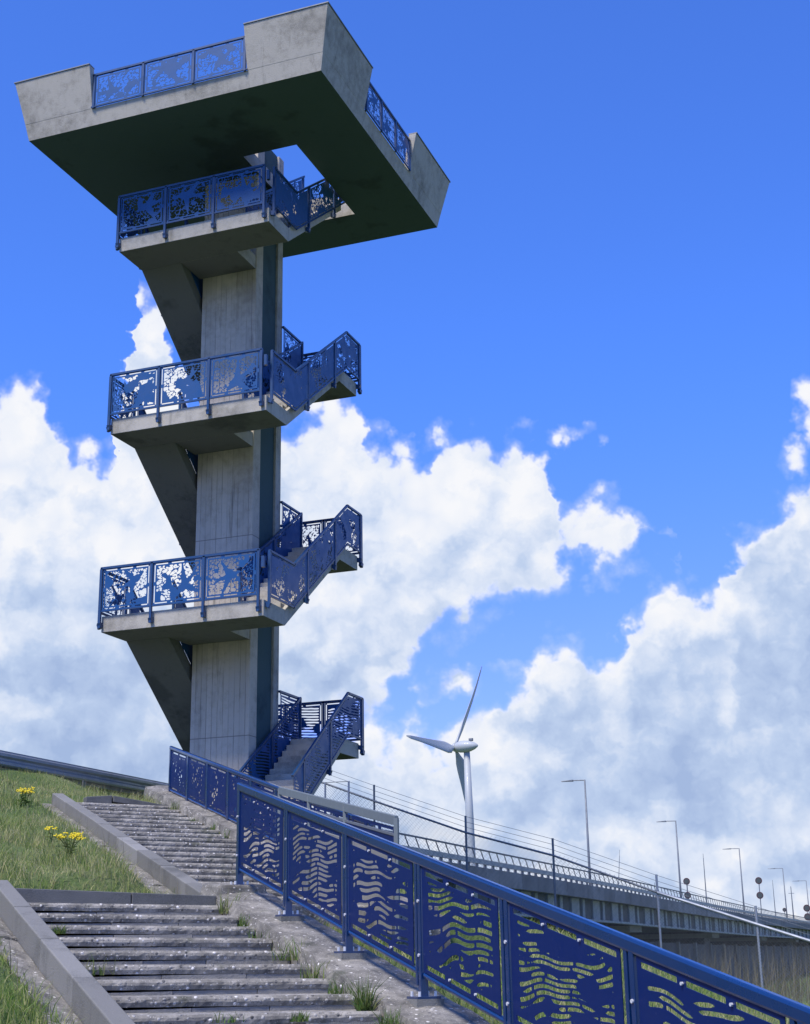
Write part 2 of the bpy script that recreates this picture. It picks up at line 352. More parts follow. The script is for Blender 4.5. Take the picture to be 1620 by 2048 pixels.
# ------------------------------------------------------------------ terrain
A46 = math.radians(46)
U = np.array([-math.sin(A46), math.cos(A46)]); T = np.array([math.cos(A46), math.sin(A46)])
PP = np.array([-7.886, 15.452])
def sstep(x, a, b):
    t = np.clip((np.asarray(x, float) - a) / (b - a), 0, 1); return t * t * (3 - 2 * t)
def so_of(x, y): 
    return (x - PP[0]) * U[0] + (y - PP[1]) * U[1], (x - PP[0]) * T[0] + (y - PP[1]) * T[1]
def nose(s):
    return np.where(s < -.5, .665 + .235 * s, np.where(s < 1.6, .547, .2 + .235 * s))
def terrain(x, y):
    x = np.asarray(x, float); y = np.asarray(y, float)
    s, o = so_of(x, y)
    gz = -2 - .311 * x
    gz = np.minimum(gz, 4.07)
    gz = np.where(x < -36, 4.07 - (-36 - x) * .4, gz)
    gz = np.where(x > 3, -2.9 - (x - 3) * .1, gz)
    gz = np.maximum(gz, -4)
    drop = np.where(x < -17.5, sstep(y, 46, 58), np.maximum(sstep(y, 44, 62), sstep(y, 27, 44) * sstep(x, -17.5, -14)))
    gz = -4 + (gz + 4) * (1 - drop)
    loc = np.where(s < 0, .665 + .235 * s, np.where(s < 1.2, .665, .38 + .235 * s)) - .30
    loc = np.minimum(loc, 3.1)
    # corridor weight
    a_left = 2.9 + (-.1 - 2.9) * sstep(s, .2, 2.5) + 2.6 * (1 - sstep(s, -1.2, 0))
    wl = sstep(-o, a_left, a_left + 6)
    wr = sstep(o, np.where(s < .6, .5, 3.0), np.where(s < .6, 2.2, 4.5))
    up_hi = .26 * sstep(-o, a_left + .35, a_left + .9)
    up_lo = .10 * sstep(-o, 2.7, 2.8) + .10 * sstep(-o, 2.98, 3.06) + np.clip(-o - 3.05, 0, 3) * .13
    k_ = sstep(s, -.5, .1)
    grass_up = up_hi * k_ + up_lo * (1 - k_)
    # patch of grass between the two flights, left of the upper one
    loc2 = loc + grass_up
    patch = sstep(s, -.12, .02) * sstep(-o, .15, .8) * (1 - wl)
    loc2 = loc2 + np.where(s > -.12, .2, 0) * patch
    w = np.maximum(wl, wr)
    far = sstep(s, 12, 17)
    w = np.maximum(w, far)
    z = loc2 * (1 - w) + gz * w
    near = sstep(-s, 11, 15)
    z = z * (1 - near) + np.minimum(-1.7, z + 1.0) * near * 1.0
    # tower forecourt
    tw = sstep(x, -20.2, -19.4) * sstep(-x, 12.5, 13.6) * sstep(y, 28.2, 29.0) * sstep(-y, -38, -36)
    z = z * (1 - tw) + np.minimum(z, 2.75) * tw
    return z
def axis(bands):
    out = []
    for a, b, st in bands: out += list(np.arange(a, b, st))
    return np.array(out + [bands[-1][1]])
gx = axis([(-4000, -400, 400), (-400, -60, 40), (-60, -26, 2), (-26, 4, .2), (4, 60, 3), (60, 400, 40), (400, 4000, 400)])
gy = axis([(-1500, -60, 240), (-60, 4, 4), (4, 40, .2), (40, 70, 1), (70, 400, 20), (400, 6000, 400)])
XX, YY = np.meshgrid(gx, gy); ZZ = terrain(XX, YY)
ZZ += np.where((np.abs(XX) < 60) & (YY < 80), .03 * np.sin(XX * 3.1 + YY * 1.7) * np.sin(YY * 2.3 - XX), 0)
me = bpy.data.meshes.new('ground'); nx, ny = len(gx), len(gy)
vs = np.stack([XX, YY, ZZ], -1).reshape(-1, 3)
ii = (np.arange(ny - 1)[:, None] * nx + np.arange(nx - 1)[None, :]).ravel()
me.from_pydata(vs.tolist(), [], np.stack([ii, ii + 1, ii + 1 + nx, ii + nx], -1).tolist())
me.polygons.foreach_set('use_smooth', [True] * len(me.polygons))
setp(link('ground', me, M['ground']), kind='structure')

MB().box(-34.5, -20.0, -200, 47, 3.9, 4.10).obj('road', M['soil'], kind='structure')

# ------------------------------------------------------------------ stairway
def P3(s, o, z): return (PP[0] + U[0] * s + T[0] * o, PP[1] + U[1] * s + T[1] * o, z)
def stair_beam(s, o0, o1, ztop_l, ztop_r, depth, h, seg=44, rough=.0035):
    """one worn step block, its nosing at s, running o0..o1; tread behind"""
    mb = MB(); v = []; n = seg + 1
    for i in range(n):
        t = i / seg; o = o0 + (o1 - o0) * t; zt = ztop_l + (ztop_r - ztop_l) * t
        j = lambda a=1: random.uniform(-rough, rough) * a
        prof = [(s + .012 + j(), zt - h + j(.4)), (s + j(), zt - h * .55 + j()), (s + .004 + j(), zt - .022 + j(.5)), (s + .022 + j(), zt + j(.45)), (s + .16, zt + j(.3)), (s + depth, zt), (s + depth, zt - h)]
        v += [P3(a, o, b) for a, b in prof]
    m = 7; f = []
    for i in range(seg):
        for k in range(m):
            a = i * m + k; b = i * m + (k + 1) % m; f.append((a, b, b + m, a + m))
    f.append(tuple(range(m))); f.append(tuple(range((n - 1) * m, n * m))[::-1])
    return mb.add(v, f)
stairs = empty('stairway', P3(-2, -1.5, 0), 'long worn flight of exposed aggregate concrete steps climbing the dike beside the blue fence', 'stairs')
def step(s, o0, o1, zl, zr, run, h, k):
    st = stair_beam(s, o0, o1, zl, zr, run + .08, h).obj('step', M['aggregate'], stairs, origin=P3(s, (o0 + o1) / 2, zl))
    mb = MB(); rz = .9
    segs = 3; cuts = sorted([o0] + [o0 + (o1 - o0) * (i + random.uniform(-.15, .15)) / segs for i in range(1, segs)] + [o1])
    for a, b in zip(cuts[:-1], cuts[1:]):
        zz = (zl + zr) / 2
        z1 = zz - h - .006; z0 = zz - .16; q = s + .018 + random.uniform(-.008, .008)
        mb.hexa([P3(q, a, z0), P3(q, b - .006, z0), P3(q + .1, b - .006, z0), P3(q + .1, a, z0), P3(q, a, z1), P3(q, b - .006, z1), P3(q + .1, b - .006, z1), P3(q + .1, a, z1)])
    mb.obj('riser_board', M['riser'], st)
N_LOW = 17
for k in range(N_LOW):
    s = -.55 - .535 * k; z = .665 + .235 * s + .0
    step(s, -2.62, -.38, z + .022, z - .014, .535, .082, k)
stair_beam(-.2, -.36, 2.5, .545, .535, 2.1, .6).obj('landing_slab', M['aggregate'], stairs)
for k in range(20):
    s = 1.72 + .485 * k; z = .205 + .2352 * s
    step(s, .33, 2.36, z + .016, z - .012, .485, .088, k)
# inclined curbs, cut into blocks
def curb_run(name, s0, s1, o0, o1, zf, up, dn, m, seglen=1.0, gap=.007, label=None):
    n = max(1, round(abs(s1 - s0) / seglen)); first = None
    for i in range(n):
        a = s0 + (s1 - s0) * i / n + gap; b = s0 + (s1 - s0) * (i + 1) / n - gap
        j = random.uniform(-.006, .006)
        za, zb = zf(a), zf(b)
        MB().hexa([P3(a, o0, za - dn), P3(a, o1, za - dn), P3(b, o1, zb - dn), P3(b, o0, zb - dn), P3(a, o0, za + up + j), P3(a, o1, za + up + j), P3(b, o1, zb + up + j), P3(b, o0, zb + up + j)]).obj(name, m, stairs, origin=P3(a, o0, za), bevel=.012, label=label)
lowz = lambda s: .665 + .235 * s; upz = lambda s: .2 + .2352 * s
curb_run('curb_block', -9.6, .15, -2.82, -2.64, lowz, .12, .5, M['curb'], 1.35)
curb_run('curb_block', -.05, 11.3, .10, .31, upz, .13 , .5, M['curb'], 1.25)
# dark cross curb at the head of the lower flight
for a, b in ((-2.72, -1.35), (-1.34, -.36)):
    f = lambda o: .72 - .035 * (o + 2.7)
    MB().hexa([P3(-.25, a, .3), P3(-.25, b, .3), P3(-.13, b, .3), P3(-.13, a, .3), P3(-.25, a, f(a)), P3(-.25, b, f(b)), P3(-.13, b, f(b)), P3(-.13, a, f(a))]).obj('cross_curb', M['dark_curb'], stairs, bevel=.008, label='dark concrete curb across the head of the lower flight')
# rough concrete bands carrying the fence posts
def band(s0, s1, o0, o1, zf, up, dn, n, name):
    mb = MB(); v = []; f = []
    for i in range(n + 1):
        s = s0 + (s1 - s0) * i / n; z = zf(s); j = lambda a: random.uniform(-a, a)
        pr = [(o0 + j(.02), z - dn), (o0 + j(.02), z - .05 + j(.02)), (o0 + .04 + j(.02), z + up - .02 + j(.015)), ((o0 + o1) / 2, z + up + j(.012)), (o1 - .04, z + up + j(.012)), (o1, z - dn)]
        v += [P3(s, o, q) for o, q in pr]
    for i in range(n):
        for k in range(5): a = i * 6 + k; f.append((a, a + 6, a + 7, a + 1))
    f.append(tuple(range(6))); f.append(tuple(range(n * 6, n * 6 + 6))[::-1])
    return mb.add(v, f).obj(name, M['band'], stairs)
band(-10, .35, -.37, .33, lowz, .06, 1.2, 60, 'fence_plinth')
band(.4, 13.2, 2.38, 3.0, upz, .10, 1.6, 60, 'fence_plinth')
MB().hexa([P3(-.25, -.36, .3), P3(-.25, .3, .3), P3(.38, .3, .3), P3(.38, -.36, .3), P3(-.22, -.32, .76), P3(-.22, .26, .76), P3(.35, .26, .80), P3(.35, -.32, .80)]).obj('plinth_block', M['band'], stairs, bevel=.03)
# loose tilted slabs at the top of the upper flight
MB().hexa([P3(11.25, .75, 2.74), P3(11.25, 1.25, 2.74), P3(11.5, 1.25, 2.74), P3(11.5, .75, 2.74), P3(11.25, .75, 2.93), P3(11.25, 1.25, 2.97), P3(11.5, 1.25, 2.97), P3(11.5, .75, 2.93)]).obj('top_slab', M['dark_curb'], stairs, bevel=.01)
MB().hexa([P3(11.2, 1.27, 2.84), P3(11.2, 2.35, 2.72), P3(11.45, 2.35, 2.72), P3(11.45, 1.27, 2.84), P3(11.2, 1.27, 2.96), P3(11.2, 2.35, 2.80), P3(11.45, 2.35, 2.80), P3(11.45, 1.27, 2.96)]).obj('top_slab', M['dark_curb'], stairs, bevel=.01)
# sloping aggregate aprons outside the curbs
def apron(s0, s1, o0, o1, zf, dz0, dz1, name):
    n = max(2, int(abs(s1 - s0) / 1.4)); 
    for i in range(n):
        a = s0 + (s1 - s0) * i / n + .012; b = s0 + (s1 - s0) * (i + 1) / n - .012; j = random.uniform(-.015, .015)
        m_ = 8; mb = MB(); v = []; f = []
        for r in range(m_ + 1):
            s = a + (b - a) * r / m_
            for c in range(6):
                o = o0 + (o1 - o0) * c / 5 + (random.uniform(-.05, .05) if c == 0 else 0)
                v.append(P3(s, o, zf(s) + dz0 + (dz1 - dz0) * c / 5 + j + random.uniform(-.008, .008)))
        for r in range(m_):
            for c in range(5): q = r * 6 + c; f.append((q, q + 1, q + 7, q + 6))
        k = len(v); v += [(p[0], p[1], p[2] - .12) for p in v]
        for r in range(m_): q = r * 6; f.append((q, q + 6, q + 6 + k, q + k))
        for c in range(5): f.append((c, c + 1, c + 1 + k, c + k)); q = m_ * 6 + c; f.append((q, q + 1, q + 1 + k, q + k))
        mb.add(v, f).obj('apron_slab', M['band'], stairs, origin=P3(a, o0, zf(a)))
apron(-9.5, .0, -3.10, -2.83, lowz, -.075, -.13, 'apron')
apron(.3, 11.3, -.34, .09, upz, -.06, -.08, 'apron')

# ------------------------------------------------------------------ cut-out sheet panels (marching squares)
def vnoise(x, y, seed):
    r = np.random.default_rng(seed); tab = r.random((64, 64))
    xi = np.floor(x).astype(int); yi = np.floor(y).astype(int); fx = x - xi; fy = y - yi
    fx = fx * fx * (3 - 2 * fx); fy = fy * fy * (3 - 2 * fy)
    g_ = lambda a, b: tab[a % 64, b % 64]
    return (g_(xi, yi) * (1 - fx) + g_(xi + 1, yi) * fx) * (1 - fy) + (g_(xi, yi + 1) * (1 - fx) + g_(xi + 1, yi + 1) * fx) * fy
def pat_wave(a, b, seed):
    """broken ripples: short tapering slits that lean and drift, with oval blanks left between them"""
    w = b + .16 * (vnoise(a * 1.3, b * 1.6, seed) - .5) + .035 * np.sin(a * 4.1 + seed * 1.7 + 5 * b) + .012 * np.sin(a * 13 + seed)
    p = .053; row = np.floor(w / p); fr = np.abs(w / p - row - .5)
    seg = vnoise(a * 4.2 + row * 17.31, row * 7.77 + .5, seed + 3)
    blk = vnoise(a * 1.9 + 3, b * 3.4 + 8, seed + 1)
    t = np.clip((seg - .27) * 6, -1, 1) * .32 - .01
    br = np.abs(((a + .9 * np.abs(np.sin(row * 12.9898) * 43.7) + .5 * fr * p) / (.42 + .25 * np.abs(np.sin(row * 3.3)))) % 1.0 - .5) - .022
    h = np.minimum(t - fr, np.minimum((blk - .10) * 2.0, br * 3))
    r = np.random.default_rng(seed + 50); k = np.floor(a / 1.6)
    for _ in range(5):
        ca, cb, ra, rb = a.min() + r.uniform(.1, 1.5), b.min() + r.uniform(.1, b.max() - b.min()), r.uniform(.06, .16), r.uniform(.04, .09)
        h = np.minimum(h, (np.sqrt(((a - ca) / ra) ** 2 + ((b - cb) / rb) ** 2) - 1) * .8)
    return -h
def seg_d(a, b, x0, y0, x1, y1, r0, r1):
    dx, dy = x1 - x0, y1 - y0; t = np.clip(((a - x0) * dx + (b - y0) * dy) / (dx * dx + dy * dy), 0, 1)
    return np.hypot(a - x0 - t * dx, b - y0 - t * dy) - (r0 + (r1 - r0) * t)
def birds(a, b, seed, n=2):
    """distance to a few spread-winged bird outlines"""
    r = np.random.default_rng(seed + 900); d = a * 0 + 9
    for i in range(n):
        cx = a.min() + (a.max() - a.min()) * (i + .5 + r.uniform(-.2, .2)) / n; cy = b.min() + (b.max() - b.min()) * r.uniform(.3, .7)
        t = r.uniform(-.9, .9) + (math.pi if r.random() < .5 else 0); c_, s_ = math.cos(t), math.sin(t); k = r.uniform(1.15, 1.45)
        A_ = ((a - cx) * c_ + (b - cy) * s_) / k; B_ = (-(a - cx) * s_ + (b - cy) * c_) / k
        q = seg_d(A_, B_, -.22, 0, .12, .03, .02, .075); q = np.minimum(q, seg_d(A_, B_, .12, .03, .26, .07, .055, .018))
        q = np.minimum(q, seg_d(A_, B_, .04, .03, -.10, .36, .07, .012)); q = np.minimum(q, seg_d(A_, B_, .02, 0, -.16, -.30, .065, .012))
        q = np.minimum(q, seg_d(A_, B_, -.2, 0, -.34, .06, .03, .008)); q = np.minimum(q, seg_d(A_, B_, -.2, 0, -.33, -.07, .03, .008))
        d = np.minimum(d, q * k)
    return d
def cracks(a, b, seed, cell):
    r = np.random.default_rng(seed)
    n = int(max(a.max() - a.min(), .1) * max(b.max() - b.min(), .1) / cell ** 2 * 1.2) + 4
    px = r.uniform(a.min() - .1, a.max() + .1, n); py = r.uniform(b.min() - .1, b.max() + .1, n)
    d = np.sqrt((a[..., None] - px) ** 2 + ((b[..., None] - py) * 1.5) ** 2); d.sort(-1)
    return d[..., 1] - d[..., 0]
def figure(a, b, seed, cov):
    return vnoise(a * 2.4 + b * 1.2, b * 2.6 - a * .8, seed + 11) * .7 + vnoise(a * 7, b * 7, seed + 12) * .3 - cov
def pat_crack(a, b, seed, cov=.30, cell=.085):
    c = cracks(a, b, seed, cell) - .014
    return -np.minimum(np.minimum(c * 5, birds(a, b, seed, 1) * 6), figure(a, b, seed, cov) * 2.0)
def pat_dense(a, b, seed):
    c = cracks(a, b, seed, .085) - .020
    return -np.minimum(np.minimum(c * 5, birds(a, b, seed + 3, 1) * 6), figure(a, b, seed, .50) * 2.0)
def pat_stripe(a, b, seed):
    st = np.sin((b + .02 * np.sin(a * 4 + seed)) * 2 * np.pi / .075) + .15
    return -np.minimum(st * .5, figure(a, b, seed, .42) * 2.5)
def pat_drop(a, b, seed):
    c = cracks(a * 1.2, b, seed, .07) - .035
    return -np.minimum(c * 5, (vnoise(a * 9, b * 3, seed + 5) - .45) * 2)
PATS = {'wave': pat_wave, 'crack': pat_crack, 'stripe': pat_stripe, 'drop': pat_drop,
        'dense': pat_dense, 'solid': lambda a, b, s: a * 0 + 1.0}
def sheet(W, H, res, pat, seed, slots, lift=None, th=.006):
    """returns verts (a, depth, b) and faces; slots = (offset, width, sides?)"""
    nx_, ny_ = int(round(W / res)), int(round(H / res))
    a1 = np.linspace(0, W, nx_ + 1); b1 = np.linspace(0, H, ny_ + 1)
    Aa, Bb = np.meshgrid(a1, b1)
    lf = lift(Aa) if lift is not None else 0 * Aa
    fld = PATS[pat](Aa + 7.3 * seed, Bb + lf, seed)
    so_, sw, sides = slots
    mar = so_ + sw + .035
    e = np.minimum(Bb, H - Bb); e2 = np.minimum(Aa, W - Aa)
    dmin = np.minimum(e, e2)
    fld = np.maximum(fld, (mar - dmin) * 8)
    # slots along the edges, interrupted by tabs
    def slot(dist, along, L, inset):
        n = max(2, round(L / .5)); ph = along / (L / n); fr = np.abs(ph - np.round(ph)) * (L / n)
        tab = .045 - fr
        s_ = np.maximum(np.abs(dist - (so_ + sw / 2)) - sw / 2, tab)
        return np.maximum(s_, inset)
    ins = np.maximum(so_ - Aa, Aa - (W - so_))
    s1 = np.minimum(slot(Bb, Aa, W, ins), slot(H - Bb, Aa, W, ins))
    if sides:
        ins2 = np.maximum(so_ - Bb, Bb - (H - so_))
        s1 = np.minimum(s1, np.minimum(slot(Aa, Bb, H, ins2), slot(W - Aa, Bb, H, ins2)))
    fld = np.minimum(fld, s1 * 8)
    fld[0, :] = fld[-1, :] = 1; fld[:, 0] = fld[:, -1] = 1
    fld = np.where(np.abs(fld) < 1e-4, 1e-4, fld)
    verts = []; vid = {}; faces = []; walls = []
    def gv(i, j):
        k = ('g', i, j)
        if k not in vid: vid[k] = len(verts); verts.append((a1[i], b1[j]))
        return vid[k]
    def ev(i0, j0, i1, j1):
        k = (i0, j0, i1, j1) if (i0, j0) < (i1, j1) else (i1, j1, i0, j0)
        if k not in vid:
            f0, f1 = fld[k[1], k[0]], fld[k[3], k[2]]; t = f0 / (f0 - f1)
            vid[k] = len(verts); verts.append((a1[k[0]] + (a1[k[2]] - a1[k[0]]) * t, b1[k[1]] + (b1[k[3]] - b1[k[1]]) * t))
        return vid[k]
    sol = fld > 0
    l1 = lift(a1) if lift is not None else a1 * 0; dl = np.diff(l1)
    kink = set((np.nonzero(np.abs(np.diff(dl)) > 1e-5)[0] + 1).tolist())
    cnt = sol[:-1, :-1].astype(int) + sol[:-1, 1:] + sol[1:, 1:] + sol[1:, :-1]
    for j in range(ny_):
        i = 0; row = cnt[j]
        while i < nx_:
            c = row[i]
            if c == 4:
                k = i + 1
                while k < nx_ and row[k] == 4 and k not in kink: k += 1
                faces.append((gv(i, j), gv(k, j), gv(k, j + 1), gv(i, j + 1))); i = k; continue
            if c:
                cs = [(i, j), (i + 1, j), (i + 1, j + 1), (i, j + 1)]; poly = []; tags = []
                for q in range(4):
                    A_, B_ = cs[q], cs[(q + 1) % 4]; sa, sb = sol[A_[1], A_[0]], sol[B_[1], B_[0]]
                    if sa: poly.append(gv(*A_)); tags.append(0)
                    if sa != sb: poly.append(ev(*A_, *B_)); tags.append(1 if sa else 2)
                if len(poly) > 2:
                    faces.append(tuple(poly)); L_ = len(poly)
                    for q in range(L_):
                        if tags[q] == 1 and tags[(q + 1) % L_] == 2: walls.append((poly[q], poly[(q + 1) % L_]))
            i += 1
    V = np.array(verts); n = len(V)
    out = [(p[0], 0.0, p[1]) for p in verts] + [(p[0], th, p[1]) for p in verts]
    fs = list(faces) + [tuple(q + n for q in f[::-1]) for f in faces] + [(q, p, p + n, q + n) for p, q in walls]
    return out, fs
def place_panel(name, p0, dirxy, W, H, base, m, parent, res, pat, seed, slots, label=None, th=.006):
    """p0 world point at the panel's lower start; base(a) height of the lower edge above p0.z"""
    lift = np.vectorize(base)
    v, f = sheet(W, H, res, pat, seed, slots, lift, th)
    d = Vector((dirxy[0], dirxy[1], 0)).normalized(); nrm = Vector((d.y, -d.x, 0))
    P = [(p0[0] + d.x * a + nrm.x * t, p0[1] + d.y * a + nrm.y * t, p0[2] + b + base(a)) for a, t, b in v]
    me_ = bpy.data.meshes.new(name); me_.from_pydata(P, [], f)
    return setp(link(name, me_, m, parent, origin=p0), label=label)

# ------------------------------------------------------------------ blue stair fences
def stair_fence(label, s_posts, off, zf, z0, Hh, m_frame, m_panel, pats, res, seed, rail_end=None, rail=(.075, .10), extra=None, hb=.16, slots=(.03, .04, False), bolts=True):
    root = empty('stair_fence', P3(s_posts[-1], off, zf(s_posts[-1]) + z0), label, 'fence')
    pw = .07
    for i, s in enumerate(s_posts):
        zb = zf(s) + z0; x, y, _ = P3(s, off, 0)
        w = .05 if i not in (0,) else .075
        mb = MB(); 
        a = P3(s - w / 2, off - .035, zb); b_ = P3(s + w / 2, off - .035, zb); c_ = P3(s + w / 2, off + .035, zb); d_ = P3(s - w / 2, off + .035, zb)
        top = [(p[0], p[1], p[2] + Hh - .04) for p in (a, b_, c_, d_)]
        mb.hexa([a, b_, c_, d_] + top)
        if i > 0:   # doubled post
            q = .075
            a = P3(s + q - .02, off - .03, zb + .1); b_ = P3(s + q + .02, off - .03, zb + .1); c_ = P3(s + q + .02, off + .03, zb + .1); d_ = P3(s + q - .02, off + .03, zb + .1)
            mb.hexa([a, b_, c_, d_] + [(p[0], p[1], p[2] + Hh - .16) for p in (a, b_, c_, d_)])
        po = mb.obj('post', m_frame, root, origin=(x, y, zb), bevel=.004)
        mb = MB(); e = .11
        mb.hexa([P3(s - e, off - e, zb - .005), P3(s + e, off - e, zb - .005), P3(s + e, off + e, zb - .005), P3(s - e, off + e, zb - .005), P3(s - e, off - e, zb + .015), P3(s + e, off - e, zb + .015), P3(s + e, off + e, zb + .015), P3(s - e, off + e, zb + .015)])
        mb.obj('base_plate', m_frame, po)
        mb = MB(); e2 = .13
        mb.hexa([P3(s - e2, off - e2, zb - .14), P3(s + e2, off - e2, zb - .14), P3(s + e2, off + e2, zb - .14), P3(s - e2, off + e2, zb - .14), P3(s - e2, off - e2, zb - .006), P3(s + e2, off - e2, zb - .006), P3(s + e2, off + e2, zb - .006), P3(s - e2, off + e2, zb - .006)])
        mb.obj('grout_pad', M['curb'], po)
        if bolts:
            mb = MB()
            for u_ in (-.075, .075):
                for t_ in (-.075, .075): mb.tube([P3(s + u_, off + t_, zb + .015), P3(s + u_, off + t_, zb + .055)], .013, 6)
            for zz in (.35, .8):
                mb.tube([P3(s - .0, off - .036, zb + zz), P3(s - .0, off - .047, zb + zz)], .014, 8)
            mb.obj('bolt', M['bolt'], po, kind='stuff')
    s0, s1 = s_posts[0], s_posts[-1]; se = rail_end if rail_end is not None else s1 - .1
    st = s0 + .06
    def lin(sa, sb, h, w, hh, nm, o_=0):
        za, zb = zf(sa) + z0 + h, zf(sb) + z0 + h
        return MB().hexa([P3(sa, off - w / 2 + o_, za - hh), P3(sa, off + w / 2 + o_, za - hh), P3(sb, off + w / 2 + o_, zb - hh), P3(sb, off - w / 2 + o_, zb - hh), P3(sa, off - w / 2 + o_, za), P3(sa, off + w / 2 + o_, za), P3(sb, off + w / 2 + o_, zb), P3(sb, off - w / 2 + o_, zb)]).obj(nm, m_frame, root, origin=P3(sa, off, za), bevel=.02)
    lin(st, se, Hh, rail[0], rail[1], 'top_rail')
    for i in range(len(s_posts) - 1):
        a, b_ = s_posts[i], s_posts[i + 1]; lin(a - .03, b_ + .03, hb + .06, .05, .05, 'bottom_rail')
        W = (a - b_) - .19
        sa = a - .045
        d = (-U[0], -U[1]); k = (zf(sa) - zf(sa - W)) / W
        p0 = P3(sa, off - .012, zf(sa) + z0 + hb + .065)
        hp = Hh - rail[1] - hb - .065 - .0
        place_panel('panel', p0, d, W, hp, lambda q, k=k: -k * q, m_panel, root, res, pats[i % len(pats)], seed + i, slots)
        if bolts:
            mb = MB()
            for q in np.arange(.5, W, W / max(2, round(W / .5))):
                for hh in (.055, hp - .055):
                    c = P3(sa - q, off - .02, zf(sa) + z0 + hb + .065 - k * q + hh); c2 = P3(sa - q, off - .035, zf(sa) + z0 + hb + .065 - k * q + hh)
                    mb.tube([c, c2], .012, 6)
            mb.obj('panel_bolt', M['bolt'], root, kind='stuff')
    return root
posts_low = [0, -1.62, -3.25, -4.87, -6.40, -8.08, -9.72, -11.3]
stair_fence('near blue steel fence with wave cut panels running down the right side of the steps', posts_low, 0.0, lowz, .092, 1.20, M['blue'], M['panel'], ['wave'], .0115, 3, rail_end=-11.6)
posts_up = [12.28, 11.02, 9.75, 8.50, 7.25, 6.0, 4.75, 3.5, 2.3]
stair_fence('far blue steel fence with small dot cuts rising beside the upper flight below the tower', posts_up, 2.70, upz, .0, 1.03, M['blue'], M['panel'], ['drop'], .018, 23, rail=(.07, .08), hb=.10, slots=(.02, .03, False), bolts=False)

# grey fence on the far side of the landing
gf = empty('grey_fence', (-6.11, 16.0, .2), 'grey metal rail fence with dark slotted panel ending behind the near blue fence', 'fence')
ga = np.array([-9.35, 19.6, 2.33]); gb = np.array([-6.114, 16.0, 1.472])
MB().bar(ga, gb, .05, .11).obj('top_rail', M['grey_rail'], gf, bevel=.006)
MB().bar(ga - (0, 0, .17), gb - (0, 0, .17), .03, .03).obj('middle_rail', M['galv_dark'], gf)
MB().bar(ga - (0, 0, 1.1), gb - (0, 0, 1.1), .05, .06).obj('bottom_rail', M['grey_rail'], gf)
for t in (1.0, .62, .3, 0.0):
    p = gb * t + ga * (1 - t)
    MB().bar((p[0], p[1], p[2] - 1.35), (p[0], p[1], p[2] + .03), .05, .05, (1, 0, 0)).obj('post', M['grey_rail'], gf)
dg = (gb - ga)[:2]; Lg = float(np.hypot(*dg)); kg = (gb - ga)[2] / Lg
for i in range(3):
    q0 = Lg * i / 3 + .05; pp = ga + (gb - ga) * (q0 / Lg)
    place_panel('panel', (pp[0], pp[1], pp[2] - .36), dg, Lg / 3 - .1, .28, lambda q: kg * q, M['panel'], gf, .02, 'solid', 60 + i, (.04, .06, False))
    p2 = ga + (gb - ga) * ((q0 + Lg / 3 - .1) / Lg)
    MB().bar((pp[0], pp[1], pp[2] - .85), (p2[0], p2[1], p2[2] - .85), .06, .90).obj('wall_slab', M['curb'], gf)

# ------------------------------------------------------------------ observation tower
xL, xR, yF, yC, yA, yG = -18.77, -14.394, 29.19, 30.36, 33.73, 34.97
ZB = lambda k: 7.515 + (k - 2) * 5.130
HZ, TH = 2.482, .40
xc0, xc1, yc0, yc1 = -17.49, -15.85, 31.43, 33.10
tower = empty('observation_tower', (-16.6, 32, 2.4), 'tall concrete observation tower with wraparound stairs, blue cut-out railings and a cantilevered viewing platform', 'tower')
def tp(mb, name, m, **k): return mb.obj(name, m, tower, **k)
# column: front flange, web, rear flange
tp(MB().box(xc0, xc1, yc0, yc0 + .42, 2.2, 22.0), 'column_front', M['board'], bevel=.02)
tp(MB().box(xc0 + .08, xc1 - .07, yc0 + .418, yc1 - .318, 2.2, 22.0), 'column_web', M['under'])  # shade of the recess painted in through the darker material
tp(MB().box(xc0, xc1, yc1 - .32, yc1, 2.2, 22.0), 'column_back', M['concrete'], bevel=.02)
for k in (1, 2, 3):   # casting joints just proud of the shaft
    pass
def flight_right(z0, z1, y0, y1, x0, x1, n, parent, last=False):
    """stair flight rising from y0 to y1; soffit z0 to z1 at the bottom"""
    th = TH
    mb = MB().prism([(x0, y0, z0), (x0, y1, z1), (x0, y1, z1 + th), (x0, y0 + .001, z0 + th)], (x1 - x0, 0, 0))
    fl = mb.obj('stair_flight', M['concrete'], parent, bevel=.01)
    first = None; run = (y1 - y0) / n; rise = (z1 - z0) / n
    for i in range(n):
        y = y0 + run * i; z = z0 + th + rise * i
        if first is None:
            first = MB().prism([(x0 + .12, y, z - .02), (x0 + .12, y, z + rise), (x0 + .12, y + run + .02, z + rise), (x0 + .12, y + run + .02, z + rise * .9)], (x1 - x0 - .24, 0, 0)).obj('step', M['concrete'], fl, origin=(x0, y, z))
        else: copy_obj(first, first.location + Vector((0, run * i, rise * i)), fl)
    return fl
def slab(name, x0, x1, y0, y1, z, th=TH, m=None):
    o = tp(MB().box(x0, x1, y0, y1, z, z + th), name, m or M['concrete'], bevel=.012)
    o.data.materials.append(M['soffit'])  # bottom faces take the concrete with painted-in shade
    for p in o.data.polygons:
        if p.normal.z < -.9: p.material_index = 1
    return o
